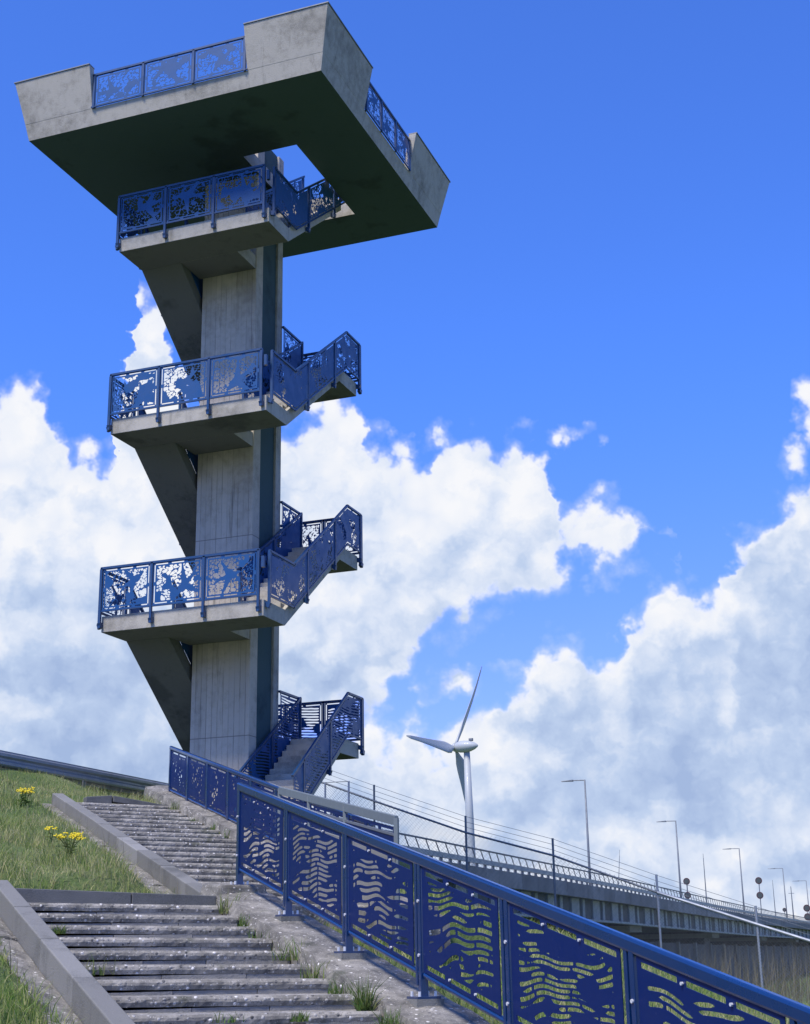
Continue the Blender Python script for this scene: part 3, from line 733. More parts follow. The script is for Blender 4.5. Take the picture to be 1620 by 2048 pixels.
def railing(pts, posts, panels, parent, seed, pat, ztop=1.59, zbot=.505, side=1, post_bot=.09, res=.021, brackets=True, light=False):
    """pts: polyline (x,y,z) of the slab's lower edge the rail follows"""
    P = [Vector(p) for p in pts]; L = [0]
    for a, b in zip(P[:-1], P[1:]): L.append(L[-1] + math.hypot(b.x - a.x, b.y - a.y))
    def at(q):
        q = min(max(q, 0), L[-1])
        for i in range(len(L) - 1):
            if q <= L[i + 1] + 1e-9:
                t = (q - L[i]) / (L[i + 1] - L[i]); return P[i].lerp(P[i + 1], t)
        return P[-1].copy()
    d = (P[-1] - P[0]); d.z = 0; d.normalize()
    mb = MB()
    m2 = MB()
    for i in range(len(P) - 1):
        a, b = P[i] + Vector((0, 0, ztop)), P[i + 1] + Vector((0, 0, ztop)); e = (b - a).normalized() * .02
        mb.bar(a - e, b + e, .06, .055)
        a, b = P[i] + Vector((0, 0, zbot)), P[i + 1] + Vector((0, 0, zbot)); m2.bar(a - e, b + e, .035, .035)
    r = mb.obj('railing', M['tower_blue'], parent, origin=P[0])
    m2.obj('bottom_rail', M['tower_blue'], r)
    for q in posts:
        p = at(q)
        pb = MB().bar((p.x, p.y, p.z + post_bot), (p.x, p.y, p.z + ztop), .06, .06, tuple(d))
        n_ = Vector((d.y, -d.x, 0)) * side
        if brackets: pb.bar((p.x - n_.x * .09, p.y - n_.y * .09, p.z + post_bot + .10), (p.x + n_.x * .03, p.y + n_.y * .03, p.z + post_bot + .06), .09, .12)
        pb.obj('post', M['tower_blue'], r, origin=p)
    for i, (q0, q1) in enumerate(panels):
        p0 = at(q0); W = q1 - q0
        place_panel('panel', (p0.x, p0.y, p0.z + zbot + .02), (d.x, d.y), W, ztop - zbot - .05, lambda a, q0=q0, z=p0.z: at(q0 + a).z - z, M['tower_panel'], r, res, pat, seed + i, (.018, .032, True))
    return r
PATK = {1: 'stripe', 2: 'crack', 3: 'crack', 4: 'crack'}
for k in (1, 2, 3, 4):
    z = ZB(k); pat = PATK[k]
    if k > 1:
        slab('landing', xL, xR, yF, yC, z)
        slab('landing', xc0 - .08, xc1 - .02, yC - .001, yc0 - .002, z + .001, TH - .002)
    else:
        slab('landing', xL, xR + .2, yF - .1, yC + .3, z - .1, .5)
    # right flight
    if k < 4:
        flight_right(z, z + HZ, yC, yA, xc1 + .04, xR, 14, tower)
        # rear landing
        slab('rear_landing', xL, xR, yA, yG, z + HZ)
        # left flight, rising towards the front: mirrored direction
        zt = ZB(k + 1); zb = z + HZ
        mb = MB().prism([(xL, yC - .001, zt), (xL, yA + .02, zb), (xL, yA + .02, zb + TH), (xL, yC - .001, zt + TH)], (xc0 - .08 - xL, 0, 0))
        fl = mb.obj('stair_flight', M['soffit'], tower, bevel=.01)  # whole left flight coloured as shaded concrete
        n = 14; run = (yA - yC) / n; rise = (zt - zb) / n; first = None
        for i in range(n):
            y = yA - run * i; zz = zb + TH + rise * i
            if first is None: first = MB().prism([(xL + .12, y, zz - .02), (xL + .12, y, zz + rise), (xL + .12, y - run - .02, zz + rise), (xL + .12, y - run - .02, zz + rise * .9)], (xc0 - .08 - xL - .24, 0, 0)).obj('step', M['concrete'], fl, origin=(xL, y, zz))
            else: copy_obj(first, first.location + Vector((0, -run * i, rise * i)), fl)
    else:
        flight_right(z, z + 2.75, yC, yC + 3.55, xc1 + .04, xR, 15, tower)
    o = .085
    # front railing
    if k > 1:
        W = xR - xL - .06
        railing([(xL, yF - o, z), (xR - .10, yF - o, z)], [0.0, W * .327, W * .655, W - .04], [(.05, W * .327 - .05), (W * .327 + .05, W * .655 - .05), (W * .655 + .05, W - .09)], tower, 100 + k * 20, pat)
        # left end return
        railing([(xL - o, yF + .03, z), (xL - o, yC + .05, z)], [0, 1.2], [(.06, 1.14)], tower, 105 + k * 20, pat, side=-1)
    # right side railing: level, flight, level
    sh = .32
    if k < 4:
        pts = [(xR + o, yF + .12, z), (xR + o, yC + sh, z), (xR + o, yA + sh, z + HZ), (xR + o, yG, z + HZ)]
    else:
        pts = [(xR + o, yF + .12, z), (xR + o, yC + sh, z), (xR + o, yC + 3.6, z + 2.5)]
    Lr = pts[-1][1] - pts[0][1]; a1 = pts[1][1] - pts[0][1]
    if k < 4: ps = [0, 2.15, 3.9, Lr]
    else: ps = [0, 2.15, 3.9]
    if k == 1:
        railing(pts[1:], [.6, 2.2, Lr - a1], [(.05, .55), (.65, 2.15), (2.25, Lr - a1 - .05)], tower, 300, pat, side=1, post_bot=.2)
    else:
        pn = [(.05, ps[1] - .05), (ps[1] + .05, ps[2] - .05), (ps[2] + .05, (ps[3] if k < 4 else Lr) - .05)]
        railing(pts, ps, pn, tower, 200 + k * 20, 'dense' if k > 1 else pat, side=1, post_bot=.2)
    # inner rail of the right flight, and its level return to the column
    xi = xc1 + .10
    ye = yA + .48
    if k < 4:
        railing([(xi, yC + .15, z), (xi, ye, z + HZ)], [.1, 2.0, ye - yC - .15], [(.15, 1.95), (2.05, ye - yC - .2)], tower, 400 + k * 20, pat if k == 1 else 'dense', side=-1, post_bot=.2)
        railing([(xi - .05, yc1 - .05, z + HZ), (xi - .05, ye, z + HZ)], [], [(.02, ye - yc1 - .0)], tower, 420 + k * 20, pat, side=1, brackets=False)
        # rear railing of the half landing
        Wr = xR - xL + .16
        railing([(xL - .08, yG + o, z + HZ), (xR + .08, yG + o, z + HZ)], [0, Wr * .25, Wr * .5, Wr * .75, Wr], [(.05, Wr * .25 - .05), (Wr * .25 + .05, Wr * .5 - .05), (Wr * .5 + .05, Wr * .75 - .05), (Wr * .75 + .05, Wr - .05)], tower, 440 + k * 20, pat, side=-1)
        railing([(xc0 - .14, yC + .25, ZB(k + 1) - .1), (xc0 - .14, yA, z + HZ)], [.05, 1.6, 3.0], [(.1, 1.55), (1.65, 2.95)], tower, 500 + k * 20, 'solid', side=1, res=.03, zbot=.42, brackets=False)
        # left outer rail of the left flight
        railing([(xL - o, yC + .1, ZB(k + 1)), (xL - o, yA, z + HZ), (xL - o, yG, z + HZ)], [1.2, 2.6, 4.5], [(.1, 1.15), (1.25, 2.55), (2.65, 4.45)], tower, 460 + k * 20, 'dense', side=-1, res=.03, post_bot=.2)
    else:
        railing([(xi, yC + .15, z), (xi, yC + 3.9, z + 2.75)], [.1, 2.0, 3.7], [(.15, 1.95), (2.05, 3.65)], tower, 480, 'dense', side=1)
    if k > 1:   # small latch boxes between the corner posts
        MB().box(xR - .02, xR + .05, yF - .12, yF - .03, z + 1.15, z + 1.42).obj('corner_latch', M['tower_blue'], tower)
# wall plug holes on the column faces are left to the material
# platform
px0, px1, py0, py1, pz = -20.70, -12.25, 27.62, 36.20, 20.67
hx0, hx1, hy0, hy1 = -15.80, -14.22, 30.45, 34.5
fz = pz + .45
flare = .085
def ring_slab():
    """slab with a stair opening, its rim flaring slightly outwards"""
    xs = [px0, hx0, hx1, px1]; ys = [py0, hy0, hy1, py1]; v = []; idx = {}
    for lv, (zz, f) in enumerate(((pz, 0), (fz, flare))):
        for j in range(4):
            for i in range(4):
                x = xs[i] + (-f if i == 0 else f if i == 3 else 0); y = ys[j] + (-f if j == 0 else f if j == 3 else 0)
                idx[(lv, i, j)] = len(v); v.append((x, y, zz))
    f_ = []
    for j in range(3):
        for i in range(3):
            if i == 1 and j == 1: continue
            q = [(i, j), (i + 1, j), (i + 1, j + 1), (i, j + 1)]
            f_.append(tuple(idx[(0, *p)] for p in q[::-1])); f_.append(tuple(idx[(1, *p)] for p in q))
    def wall(a, b): f_.append((idx[(0, *a)], idx[(0, *b)], idx[(1, *b)], idx[(1, *a)]))
    for i in range(3): wall((i, 0), (i + 1, 0)); wall((i + 1, 3), (i, 3)); wall((3, i), (3, i + 1)); wall((0, i + 1), (0, i))
    wall((2, 1), (1, 1)); wall((2, 2), (2, 1)); wall((1, 2), (2, 2)); wall((1, 1), (1, 2))
    return MB().add(v, f_)
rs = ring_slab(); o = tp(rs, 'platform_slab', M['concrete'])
o.data.materials.append(M['under'])  # shade below the platform is painted onto its underside
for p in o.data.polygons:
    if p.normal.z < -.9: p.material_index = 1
top_f = .33; zt = 22.30; tk = .22
def corner_block(sx, sy, ex, ey):
    """L-shaped corner parapet; sx, sy = which corner, ex, ey = arm lengths"""
    X_ = px0 if sx < 0 else px1; Y_ = py0 if sy < 0 else py1
    def ring(f, t, z):
        ox = X_ + sx * f; oy = Y_ + sy * f; ix = X_ + sx * (f - t); iy = Y_ + sy * (f - t)
        axx = X_ - sx * ex; ayy = Y_ - sy * ey
        return [(ox, oy, z), (axx, oy, z), (axx, iy, z), (ix, iy, z), (ix, ayy, z), (ox, ayy, z)]
    b = ring(flare + .003, tk, fz - .0015); t = ring(top_f, tk, zt)
    n = 6; fs = [tuple(range(5, -1, -1)), tuple(range(6, 12))] + [(i, (i + 1) % n, n + (i + 1) % n, n + i) for i in range(n)]
    o = MB().add(b + t, fs).obj('parapet', M['concrete'], tower, bevel=.012)
    # thin metal cap strip along the top
    b = ring(top_f + .02, tk + .04, zt + .002); t = ring(top_f + .02, tk + .04, zt + .032)
    MB().add(b + t, fs).obj('cap_strip', M['galv_dark'], o)
for sx in (-1, 1):
    for sy in (-1, 1): corner_block(sx, sy, 1.98, 2.62)
# platform railings in the gaps
def gap_rail(p, q, n, seed, nx_):
    p = Vector(p); q = Vector(q); Lq = (q - p).length
    ps = [.05 + (Lq - .1) * i / n for i in range(n + 1)]
    railing([p, q], ps, [(a + .05, b - .05) for a, b in zip(ps[:-1], ps[1:])], tower, seed, 'crack', ztop=1.42, zbot=.47, post_bot=.43, brackets=False, side=nx_)
gap_rail((px0 + 1.98, py0 - .12, pz), (px1 - 1.98, py0 - .12, pz), 3, 600, 1)
gap_rail((px1 + .12, py0 + 2.62, pz), (px1 + .12, py1 - 2.62, pz), 3, 610, -1)
gap_rail((px0 + 1.98, py1 + .05, pz), (px1 - 1.98, py1 + .05, pz), 3, 620, 1)
gap_rail((px0 - .05, py0 + 2.62, pz), (px0 - .05, py1 - 2.62, pz), 3, 630, 1)

# ------------------------------------------------------------------ guard rail on the dike crest
def wbeam(x, y0, y1, z, d=.05, face=1):
    pr = [(0, .155), (-.03, .12), (-.03, .06), (.03, .02), (.03, -.02), (-.03, -.06), (-.03, -.12), (0, -.155), (.012, -.155), (-.016, -.12), (-.016, -.06), (.043, -.02), (.043, .02), (-.016, .06), (-.016, .12), (.012, .155)]
    pts = [(x - face * a, y0, z + b) for a, b in pr]
    return MB().prism(pts, (0, y1 - y0, 0))
gr = empty('guard_rail', (-19.5, 20, 3.95), 'galvanised steel guard rail along the crest of the grassy dike', 'guard rail')
y = -6.0
while y < 46:
    wbeam(-19.5, y + .004, y + 3.996, 4.22).obj('beam', M['galv'], gr, origin=(-19.5, y, 4.22))
    MB().box(-19.60, -19.545, y - .04, y + .04, 3.6, 4.33).obj('post', M['galv_dark'], gr, origin=(-19.5, y, 3.9))
    y += 4
MB().box(-19.62, -19.5, -6, 46, 4.345, 4.40).obj('top_rail', M['galv'], gr)
MB().box(-19.75, -19.62, -6, 46, 3.98, 4.09).obj('edge_strip', M['curb'], gr)

# ------------------------------------------------------------------ bridge
def bz(y):   # gentle sag of the deck away from the dike
    return float(np.interp(y, [55, 75, 95, 128, 160, 250, 700], [0, -.05, -.17, -.48, -.72, -1.1, -2.0]))
br = empty('road_bridge', (-27, 70, 3.9), 'long concrete and steel road bridge leaving the dike with a ladder railing', 'bridge')
ys = list(np.arange(56, 110, 3.0)) + list(np.arange(110, 200, 6.0)) + list(np.arange(200, 620, 20.0))
def sect(name, m, x0, x1, zlo, zhi, gap=.02, ylist=ys, **k):
    for a, b in zip(ylist[:-1], ylist[1:]):
        za, zb = bz(a), bz(b)
        MB().hexa([(x0, a + gap, zlo + za), (x1, a + gap, zlo + za), (x1, b - gap, zlo + zb), (x0, b - gap, zlo + zb), (x0, a + gap, zhi + za), (x1, a + gap, zhi + za), (x1, b - gap, zhi + zb), (x0, b - gap, zhi + zb)]).obj(name, m, br, origin=(x1, a, zlo + za), **k)
sect('fascia_panel', M['fascia'], -20.75, -20.4, 2.88, 3.64)
yb = [56, 95, 128, 160, 250, 620]
sect('deck', M['soil'], -34, -20.76, 3.3, 3.62, 0, [47.1] + yb)
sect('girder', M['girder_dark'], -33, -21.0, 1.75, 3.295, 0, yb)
sect('bottom_flange', M['girder'], -21.05, -20.55, 1.62, 1.745, 0, yb)
# light stiffened plates on the girder
for i, y in enumerate(np.arange(62, 260, 2.6)):
    if i % 2 == 0 or True:
        z = bz(y); w = 1.75 if i % 2 == 0 else .55
        MB().box(-20.995, -20.90, y, y + w, 1.76 + z, 2.87 + z).obj('girder_plate', M['girder'], br, origin=(-21, y, z))
# parapet beam, posts and ladder rail
sect('guard_beam', M['galv'], -20.58, -20.46, 3.80, 4.02, .01, [46, 49, 52.5] + ys)
sect('top_tube', M['galv_dark'], -20.62, -20.52, 4.44, 4.50, 0, [46] + yb)
pm = MB().box(-20.62, -20.52, 0, .22, 3.62, 3.82).mesh('rail_block')
lm = MB().hexa([(-20.60, 0, 4.0), (-20.56, 0, 4.0), (-20.56, .05, 4.0), (-20.60, .05, 4.0), (-20.60, -.5, 4.45), (-20.56, -.5, 4.45), (-20.56, -.45, 4.45), (-20.60, -.45, 4.45)]).mesh('rung')
pm.materials.append(M['galv_dark']); lm.materials.append(M['galv_dark'])
for i, y in enumerate(np.arange(46.5, 236, 1.25)):
    for nm, m_ in (('rail_block', pm),) + ((('rung', lm),) if True else ()):
        o = bpy.data.objects.new(nm, m_); C.objects.link(o); o.parent = br; o.location = Vector((0, y, bz(y))) - wloc(br)
# far side parapet
sect('far_parapet', M['galv_dark'], -34.0, -33.8, 3.62, 4.3, 0, yb)
for y in (100, 135, 170, 205, 240, 300, 380, 470):
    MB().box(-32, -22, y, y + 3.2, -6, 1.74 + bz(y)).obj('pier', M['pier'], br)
    MB().box(-32.6, -21.2, y - .4, y + 3.6, 1.2 + bz(y), 1.61 + bz(y)).obj('pier_cap', M['curb'], br)
MB().box(-33.5, -20.9, 54.5, 56.0, -3, 3.60).obj('abutment', M['pier'], br)
# long low retaining wall under the girder
rw = empty('retaining_wall', (-21.8, 120, -4), 'dark concrete retaining wall with pilasters below the bridge girders', 'wall')
for i, y in enumerate(np.arange(88, 240, 8.0)):
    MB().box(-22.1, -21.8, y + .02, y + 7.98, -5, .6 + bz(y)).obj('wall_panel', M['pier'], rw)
    MB().box(-21.8, -21.55, y - .25, y + .25, -5, .75 + bz(y)).obj('pilaster', M['curb'], rw)

# ------------------------------------------------------------------ street lamps, signals, masts on the bridge
LBL = ['tall grey street lamp nearest the wind turbine, leftmost of the row', 'second grey street lamp, just left of the lower pair of round signs',
       'third grey street lamp on the bridge, between the two pairs of round signs', 'fourth and smaller grey street lamp, carrying a small round plate near its foot', 'farthest grey street lamp whose arm enters at the right edge']
for (y, zt_, zb_, arm), lb in zip([(117.3, 13.35, 3.2, 2.0), (158.7, 13.1, 3.1, 2.1), (207.3, 12.93, 2.9, 2.3), (260, 12.6, 2.8, 2.5), (300, 12.0, 2.6, 2.7)], LBL):
    lp = empty('street_lamp', (-28, y, zb_), lb, 'street lamp', 'street lamps along the bridge')
    MB().tube([(-28, y, zb_), (-28, y, zb_ + (zt_ - zb_) * .35), (-28, y, zt_)], [.13, .10, .065], 10).obj('pole', M['galv_dark'], lp, smooth=True)
    MB().tube([(-28 + .03, y, zt_ - .03), (-28 - arm * .55, y, zt_)], .045, 8).obj('arm', M['galv_dark'], lp)
    MB().hexa([(-28 - arm, y - .16, zt_ - .06), (-28 - arm * .5, y - .16, zt_ - .09), (-28 - arm * .5, y + .16, zt_ - .09), (-28 - arm, y + .16, zt_ - .06), (-28 - arm, y - .12, zt_), (-28 - arm * .5, y - .16, zt_ + .05), (-28 - arm * .5, y + .16, zt_ + .05), (-28 - arm, y + .12, zt_)]).obj('lamp_head', M['galv_dark'], lp)
def signal(x, y, zs, zb_, lb, r=.40):
    t = empty('round_sign', (x, y, zb_), lb, 'sign', 'round signs on posts along the bridge')
    MB().tube([(x, y, zb_), (x, y, zs[0] + .2)], .06, 8).obj('post', M['galv_dark'], t)
    for z in zs:
        r1 = r * y / 175
        MB().tube([(x, y - .10, z), (x, y - .07, z)], r1, 24).obj('sign_disc', M['sign_red'], t)
        MB().tube([(x, y - .125, z), (x, y - .105, z)], r1 * .72, 24).obj('sign_face', M['girder_dark'], t)
signal(-25, 145.5, [6.1, 4.78], 3.0, 'single post with two dark round signs, the lower one half hidden by the bridge rail')
signal(-25, 201.7, [8.25, 6.34], 2.9, 'tall post with two dark round signs between the third and fourth lamps')
signal(-25, 264.5, [5.95, 4.5], 2.7, 'post with dark round signs at the right edge of the view')
signal(-28.0, 257.0, [5.6], 2.8, 'small pale round plate on a post beside the fourth street lamp', r=.22)
def mast(x, y, z0, z1, lb, lean=0, cross=False, r=.09):
    t = empty('thin_mast', (x, y, z0), lb, 'mast')
    MB().tube([(x, y, z0), (x + lean, y, z1)], [r, r * .4], 8).obj('pole', M['galv_dark'], t)
    if cross: MB().bar((x - .5, y, z1 - 1.2), (x + .5, y, z1 - 1.2), .08, .08).obj('crossbar', M['galv_dark'], t)
    else: MB().tube([(x + lean, y, z1), (x + lean * 1.05, y, z1 + .5)], r * .3, 6).obj('tip', M['galv_dark'], t)
mast(-28, 175.6, 3, 10.0, 'thin striped mast standing between the second and third street lamps')
mast(-28, 243.5, 3, 9.5, 'thin plain mast between the tall pair of signs and the fourth street lamp')
mast(-28, 270.4, 2.8, 9.9, 'dark mast with a short crossbar right of the fourth street lamp', cross=True, r=.14)
mast(-28, 127, 3, 7.7, 'thin leaning antenna right of the nearest street lamp', lean=.45, r=.05)
mast(-25, 129, 3, 4.9, 'short stub post just behind the bridge rail left of the round signs', r=.07)

# ------------------------------------------------------------------ chain-link fence across the slope
cl = empty('chain_link_fence', (-12, 42, 1), 'galvanised chain link fence with barbed wire strands stepping down the slope behind the blue fence', 'fence')
cx = [-19.6, -18.45, -16.79, -13.80, -11.10, -8.08, -5.36, -2.7, 0.2]
cz = [5.5, 5.13, 4.50, 3.405, 2.625, 1.482, .545, -.35, -1.2]
czf = lambda x: float(np.interp(x, cx, cz))
HF = 2.0
for a, b in zip(cx[:-1], cx[1:]):
    thick = .03 if a < -9 else .045
    MB().tube([(a, 42, czf(a)), (b, 42, czf(b))], thick, 8).obj('top_tube', M['galv_dark'] if a < -9 else M['galv'], cl)
for x in cx[2:]:
    MB().tube([(x, 42.03, czf(x) - HF - .6), (x, 42.03, czf(x) + .50)], .035, 8).obj('post', M['galv_dark'] if x < -9 else M['galv'], cl)
MB().tube([(-18.45, 42, 2.6), (-18.45, 42, 5.16), (-17.64, 42, 5.15), (-17.64, 42, 2.4)], .035, 8).obj('gate_frame', M['galv'], cl)
for i in range(3):
    h = .16 + .16 * i
    MB().tube([(x, 42.03 + .0, czf(x) + h) for x in cx], .006, 4).obj('barbed_wire', M['galv_dark'], cl)
mb = MB(); sp = .13; wx = -19.5
while wx < 0:
    for sg in (1, -1):
        # a wire leaning at 45 degrees between lower and upper edge
        n = 1
        x0_, z0_ = wx, czf(wx) - HF
        # march up until reaching the top edge
        t = 0; x1_ = x0_; z1_ = z0_
        for _ in range(40):
            x1_ += sg * .1; z1_ += .1
            if z1_ >= czf(x1_) or x1_ < -19.6 or x1_ > .2: break
        r_ = .0048
        mb.add([(x0_ - r_, 42, z0_), (x0_ + r_, 42, z0_), (x0_, 42 + r_, z0_), (x1_ - r_, 42, z1_), (x1_ + r_, 42, z1_), (x1_, 42 + r_, z1_)], [(0, 1, 4, 3), (1, 2, 5, 4), (2, 0, 3, 5)])
    wx += sp
mb.obj('wire_mesh', M['galv_dark'], cl, kind='stuff')

# ------------------------------------------------------------------ wind turbine
ty = 500.0; hub = Vector((-167.0, 500.0, 71.4))
tu = empty('wind_turbine', (-162.6, 502, -4), 'white three bladed wind turbine standing beyond the bridge', 'wind turbine')
vdir = Vector((-.3143, .9493, 0)); rt = Vector((.9493, .3143, 0))
th_ = math.radians(66)
ax = (-rt) * math.sin(th_) + vdir * math.cos(th_)      # nacelle axis, tail to hub
hv = rt * math.cos(th_) + vdir * math.sin(th_)
mb_ = Vector((-163.2, 500.6, 0))
MB().tube([(mb_.x + 1.0, mb_.y, -5), (mb_.x + .75, mb_.y, 20), (mb_.x + .4, mb_.y, 45), (mb_.x + .05, mb_.y, 69.6)], [2.05, 1.7, 1.5, 1.12], 28).obj('mast', M['white'], tu, smooth=True)
def lathe(c, axv, prof, n=20):
    pts = [c + axv * a for a, r in prof]; return MB().tube(pts, [r for a, r in prof], n)
lathe(hub, -ax, [(-1.0, .5), (-.6, 1.2), (.4, 1.75), (1.6, 2.1), (3.2, 2.2), (5.5, 1.95), (7.3, 1.3), (8.4, .6), (8.8, .1)], 24).obj('nacelle', M['white'], tu, smooth=True)
lathe(hub + ax * .3, ax, [(-.2, 1.7), (.5, 1.6), (1.3, 1.0), (1.7, .3)], 24).obj('hub', M['white'], tu, smooth=True)
c = hub - ax * 6.0 + Vector((0, 0, 2.1))
MB().box(c.x - .8, c.x + .8, c.y - .5, c.y + .5, c.z - .3, c.z + .8).obj('wind_vane', M['galv_dark'], tu, bevel=.2)
for ang, ls in ((44, 1.26), (152, 1.0), (-90, .92)):
    a = math.radians(ang); d = hv * math.sin(a) + Vector((0, 0, 1)) * math.cos(a); e = ax.cross(d).normalized()
    v = []; n = 14; secs = [(.8, 1.0, .9, 0), (2.5, 1.3, .8, 8), (6, 3.3, .7, 18), (9, 3.6, .55, 14), (15, 2.8, .4, 9), (22, 2.1, .3, 5), (30, 1.4, .2, 2), (37, 1.0, .14, 0), (40.3, .4, .06, 0)]
    for r, ch, tkk, tw in secs:
        r *= ls; ch *= 1.3; tkk *= 1.2
        tww = math.radians(tw + 6); ce = e * math.cos(tww) + ax * math.sin(tww); ca = -e * math.sin(tww) + ax * math.cos(tww)
        cen = hub + ax * .5 + d * r + ce * (-.2 * ch) + ax * (.0012 * r * r)
        for j in range(n):
            t = 2 * math.pi * j / n; v.append(tuple(cen + ce * (math.cos(t) * ch * .5) + ca * (math.sin(t) * tkk * .5 * (1.2 if math.cos(t) < 0 else .7))))
    f = []
    for i in range(len(secs) - 1):
        for j in range(n): p, q = i * n + j, i * n + (j + 1) % n; f.append((p, q, q + n, p + n))
    f.append(tuple(range(n))[::-1]); f.append(tuple(range((len(secs) - 1) * n, len(secs) * n)))
    MB().add(v, f).obj('blade', M['white'], tu, smooth=True, origin=tuple(hub))

# ------------------------------------------------------------------ vegetation
def blades(pts, h0, h1, w, lean, seed):
    r = np.random.default_rng(seed); n = len(pts)
    a = r.uniform(0, 2 * np.pi, n); h = r.uniform(h0, h1, n); ln = r.normal(0, lean, (n, 2)) * h[:, None]
    wv = np.stack([np.cos(a), np.sin(a), 0 * a], -1) * (w * r.uniform(.6, 1.3, n))[:, None]
    base = pts.copy(); base[:, 2] -= .03
    mid = base + np.stack([ln[:, 0] * .35, ln[:, 1] * .35, h * .6], -1); tip = base + np.stack([ln[:, 0], ln[:, 1], h], -1)
    V = np.stack([base - wv, base + wv, mid + wv * .6, mid - wv * .6, tip], 1).reshape(-1, 3)
    k = np.arange(n) * 5
    return V, [(i, i + 1, i + 2, i + 3) for i in k.tolist()], [(i + 3, i + 2, i + 4) for i in k.tolist()]
def grass_obj(name, pts, h0, h1, w, lean, seed, m, parent=None, label=None, cat=None, group=None, kind='stuff'):
    V, q, t = blades(pts, h0, h1, w, lean, seed)
    me_ = bpy.data.meshes.new(name); me_.from_pydata(V.tolist(), [], q + t)
    return setp(link(name, me_, m, parent), label, cat, group, kind)
def scatter(n, xr, yr, cond, seed):
    r = np.random.default_rng(seed); x = r.uniform(*xr, n); y = r.uniform(*yr, n); k = cond(x, y); x, y = x[k], y[k]
    return np.stack([x, y, terrain(x, y)], -1)
def in_left(x, y):
    s, o = so_of(x, y)
    a = (s < .02) & (o < -3.04 + .05 * np.sin(s * 5)) & (s > -9)
    b = (s > -.1) & (o < -.30 + .08 * np.sin(s * 4)) & (s < 11.6)
    c = (s >= 11.6) & (o < 2.6)
    fov = (x < -.44 * y)
    return (a | b | c) & (x > -19.45) & fov
pts = scatter(420000, (-19.5, -3), (7, 38), in_left, 1)
d2 = np.hypot(pts[:, 0], pts[:, 1]); keep = RNG.random(len(pts)) < np.clip((14 / d2) ** 1.0, .25, 1); pts = pts[keep]
dens = vnoise(pts[:, 0] * 1.3, pts[:, 1] * 1.3, 77)
tall = dens > .55
grass_obj('grass', pts[~tall], .04, .14, .006, .5, 2, M['grass'], label='short green grass covering the dike slope left of the steps', cat='grass')
grass_obj('tall_grass', pts[tall], .08, .26, .005, .5, 3, M['grass'], label='taller seeding grass in pale tufts on the dike slope', cat='grass')
st_ = scatter(2600, (-19.5, -3), (7, 38), in_left, 31)
grass_obj('dry_stalks', st_, .28, .55, .0035, .16, 32, M['reed'], label='thin dry seed stalks standing above the grass on the dike', cat='grass')
def in_right(x, y):
    s, o = so_of(x, y)
    return (((s < .6) & (o > .36)) | ((s >= .6) & (o > 3.05))) & (x > -.62 * y)
pts = scatter(230000, (-17, 3), (5, 41), in_right, 4)
d2 = np.hypot(pts[:, 0], pts[:, 1]); keep = RNG.random(len(pts)) < np.clip((12 / d2) ** .8, .3, 1)
grass_obj('slope_grass', pts[keep], .06, .22, .008, .45, 5, M['grass'], label='yellowish green grass on the slope behind the near blue fence', cat='grass')
# reeds under the bridge
r = np.random.default_rng(8); n = 2200
x = r.uniform(-21, -6, n); y = r.uniform(58, 130, n)
k = vnoise(x * .35, y * .12, 5) > .45; x, y = x[k], y[k]
pts = np.stack([x, y, terrain(x, y)], -1)
grass_obj('reed_bed', pts, 1.8, 4.6, .02, .10, 9, M['reed'], label='dry reeds growing in front of the wall under the bridge', cat='reeds')

def weed(s, o, z, h, n, lb, rad=.08, dry=0):
    t = empty('weed_tuft', P3(s, o, z), lb, 'weed', 'weeds along the steps')
    r = np.random.default_rng(int(1000 + s * 37 + o * 91)); n = int(n * r.uniform(.6, 1.4)); rad *= r.uniform(.6, 1.9); h *= r.uniform(.7, 1.15)
    a = r.uniform(0, 6.28, n); q = rad * np.sqrt(r.random(n))
    c_ = P3(s, o, z); p = np.stack([c_[0] + q * np.cos(a), c_[1] + q * np.sin(a), np.full(n, z)], -1)
    V, f1, f2 = blades(p, h * .4, h, .005, .4, int(s * 10 + 500)); me_ = bpy.data.meshes.new('leaves'); me_.from_pydata(V.tolist(), [], f1 + f2)
    link('leaf_tuft', me_, M['grass' if dry else 'weed'], t)
    V, f1, f2 = blades(p[: n // 4], h * .2, h * .5, .012, .7, int(s * 10 + 600)); me_ = bpy.data.meshes.new('leaves'); me_.from_pydata(V.tolist(), [], f1 + f2)
    link('broad_leaf_tuft', me_, M['weed'], t)
wl = [(-.62, -.33, .30, 60, 'large weed clump against the first post foot of the near blue fence', 0),
      (-1.35, -.40, .26, 50, 'bright green tuft at the right end of the second lower step', 0),
      (-1.95, -.42, .20, 40, 'olive tuft at the right end of the third lower step', 0),
      (-2.75, -.42, .24, 45, 'thin upright tuft at the right end of the fifth lower step', 0),
      (-3.45, -.42, .26, 50, 'grass tuft with a pale stalk near the middle of the fence plinth', 1),
      (-4.05, -.42, .22, 45, 'short dense tuft right of the sixth lower step', 0),
      (-4.65, -.46, .34, 90, 'tallest bushy clump at the right end of the lower steps', 0),
      (-5.25, -.50, .30, 80, 'wide low clump near the bottom right step end', 0),
      (-5.5, -.05, .18, 40, 'small tuft on top of the fence plinth near the fourth post', 0)]
for s, o_, h, n, lb, dry in wl: weed(s, o_, float(lowz(s)) - .06, h, n, lb, .09, dry)
ul = [(10.6, 2.30, .26, 60, 'dark leafy weed beside the topmost post of the far fence', 0), (9.4, 2.36, .16, 40, 'low weed below the second post of the far fence', 0), (8.3, 2.36, .18, 40, 'weed cushion between the second and third posts of the far fence', 0), (7.6, 2.36, .2, 40, 'weed cushion under the third post of the far fence', 0)]
for s, o_, h, n, lb, dry in ul: weed(s, o_, float(upz(s)) - .05, h, n, lb, .09, dry)
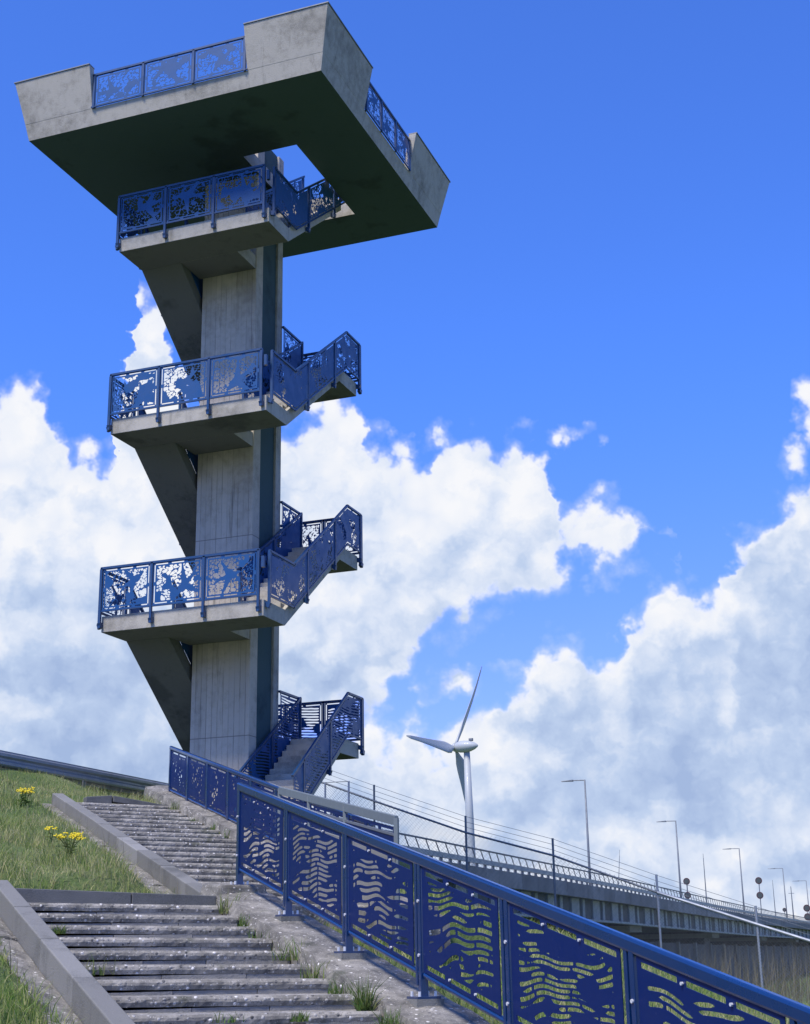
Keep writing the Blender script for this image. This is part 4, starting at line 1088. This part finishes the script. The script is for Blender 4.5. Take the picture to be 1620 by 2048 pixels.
weed(-1.65, -2.52, .35, 0, '') if False else None
for s, o_, h, n, lb in [(-1.7, -2.45, .14, 40, 'small tuft in the left corner of the third lower step'), (-3.3, -2.42, .22, 14, 'few pale blades at the left end of the sixth lower step'), (-4.9, -1.15, .12, 60, 'low leafy weed in the middle of a lower step'), (-4.85, -1.75, .10, 30, 'tiny tuft on the same lower step further left'), (-4.6, -2.9, .14, 50, 'green tuft growing at the foot of the left curb')]:
    weed(s, o_, float(lowz(s)) - (.02 if o_ > -2.7 else .22), h, n, lb, .10)
def ragwort(x, y, h, nfl, lb, spread=.12, leaves=18):
    z = float(terrain(x, y)); t = empty('ragwort', (x, y, z), lb, 'wildflower', 'yellow wildflowers on the dike slope')
    r = random.Random(int(x * 100)); st = MB(); fl = MB(); lf = MB()
    for i in range(nfl):
        a = r.uniform(0, 6.28); q = spread * math.sqrt(r.random()); tx, ty_ = x + q * math.cos(a), y + q * math.sin(a); tz = z + h * r.uniform(.8, 1.05)
        st.tube([(x + r.uniform(-.02, .02), y, z), (x + (tx - x) * .4, y + (ty_ - y) * .4, z + h * .6), (tx, ty_, tz)], .004, 4)
        for _ in range(9):
            cx_, cy_, cz_ = tx + r.uniform(-.05, .05), ty_ + r.uniform(-.05, .05), tz + r.uniform(-.012, .02)
            fl.tube([(cx_, cy_, cz_), (cx_, cy_, cz_ + .012)], [.013, .009], 6)
    for i in range(18):
        a = r.uniform(0, 6.28); zz = z + h * r.uniform(.1, .75); L_ = r.uniform(.05, .13)
        p = Vector((x, y, zz)); d = Vector((math.cos(a), math.sin(a), .4)); w_ = d.cross(Vector((0, 0, 1))) * .022
        lf.add([p, p + d * L_ * .5 + w_, p + d * L_ - Vector((0, 0, .02)), p + d * L_ * .5 - w_], [(0, 1, 2, 3)])
    st.obj('stem', M['weed'], t); fl.obj('flower_head', M['flower'], t); lf.obj('leaf', M['weed'], t)
def head_h(x, y, z): return max(.25, z - float(terrain(x, y)))
ragwort(-10.86, 16.4, head_h(-10.86, 16.4, 1.53), 14, 'broad yellow ragwort clump in the grass left of the upper curb', .20)
ragwort(-14.36, 20.3, head_h(-14.36, 20.3, 2.68), 8, 'tall yellow ragwort near the top end of the upper left curb', .12)
ragwort(-14.30, 20.1, head_h(-14.3, 20.1, 2.50), 5, 'smaller yellow flower stem just below the tall ragwort', .07)
ragwort(-11.7, 17.2, head_h(-11.7, 17.2, 1.52), 3, 'few small yellow heads left of the broad ragwort clump', .06)
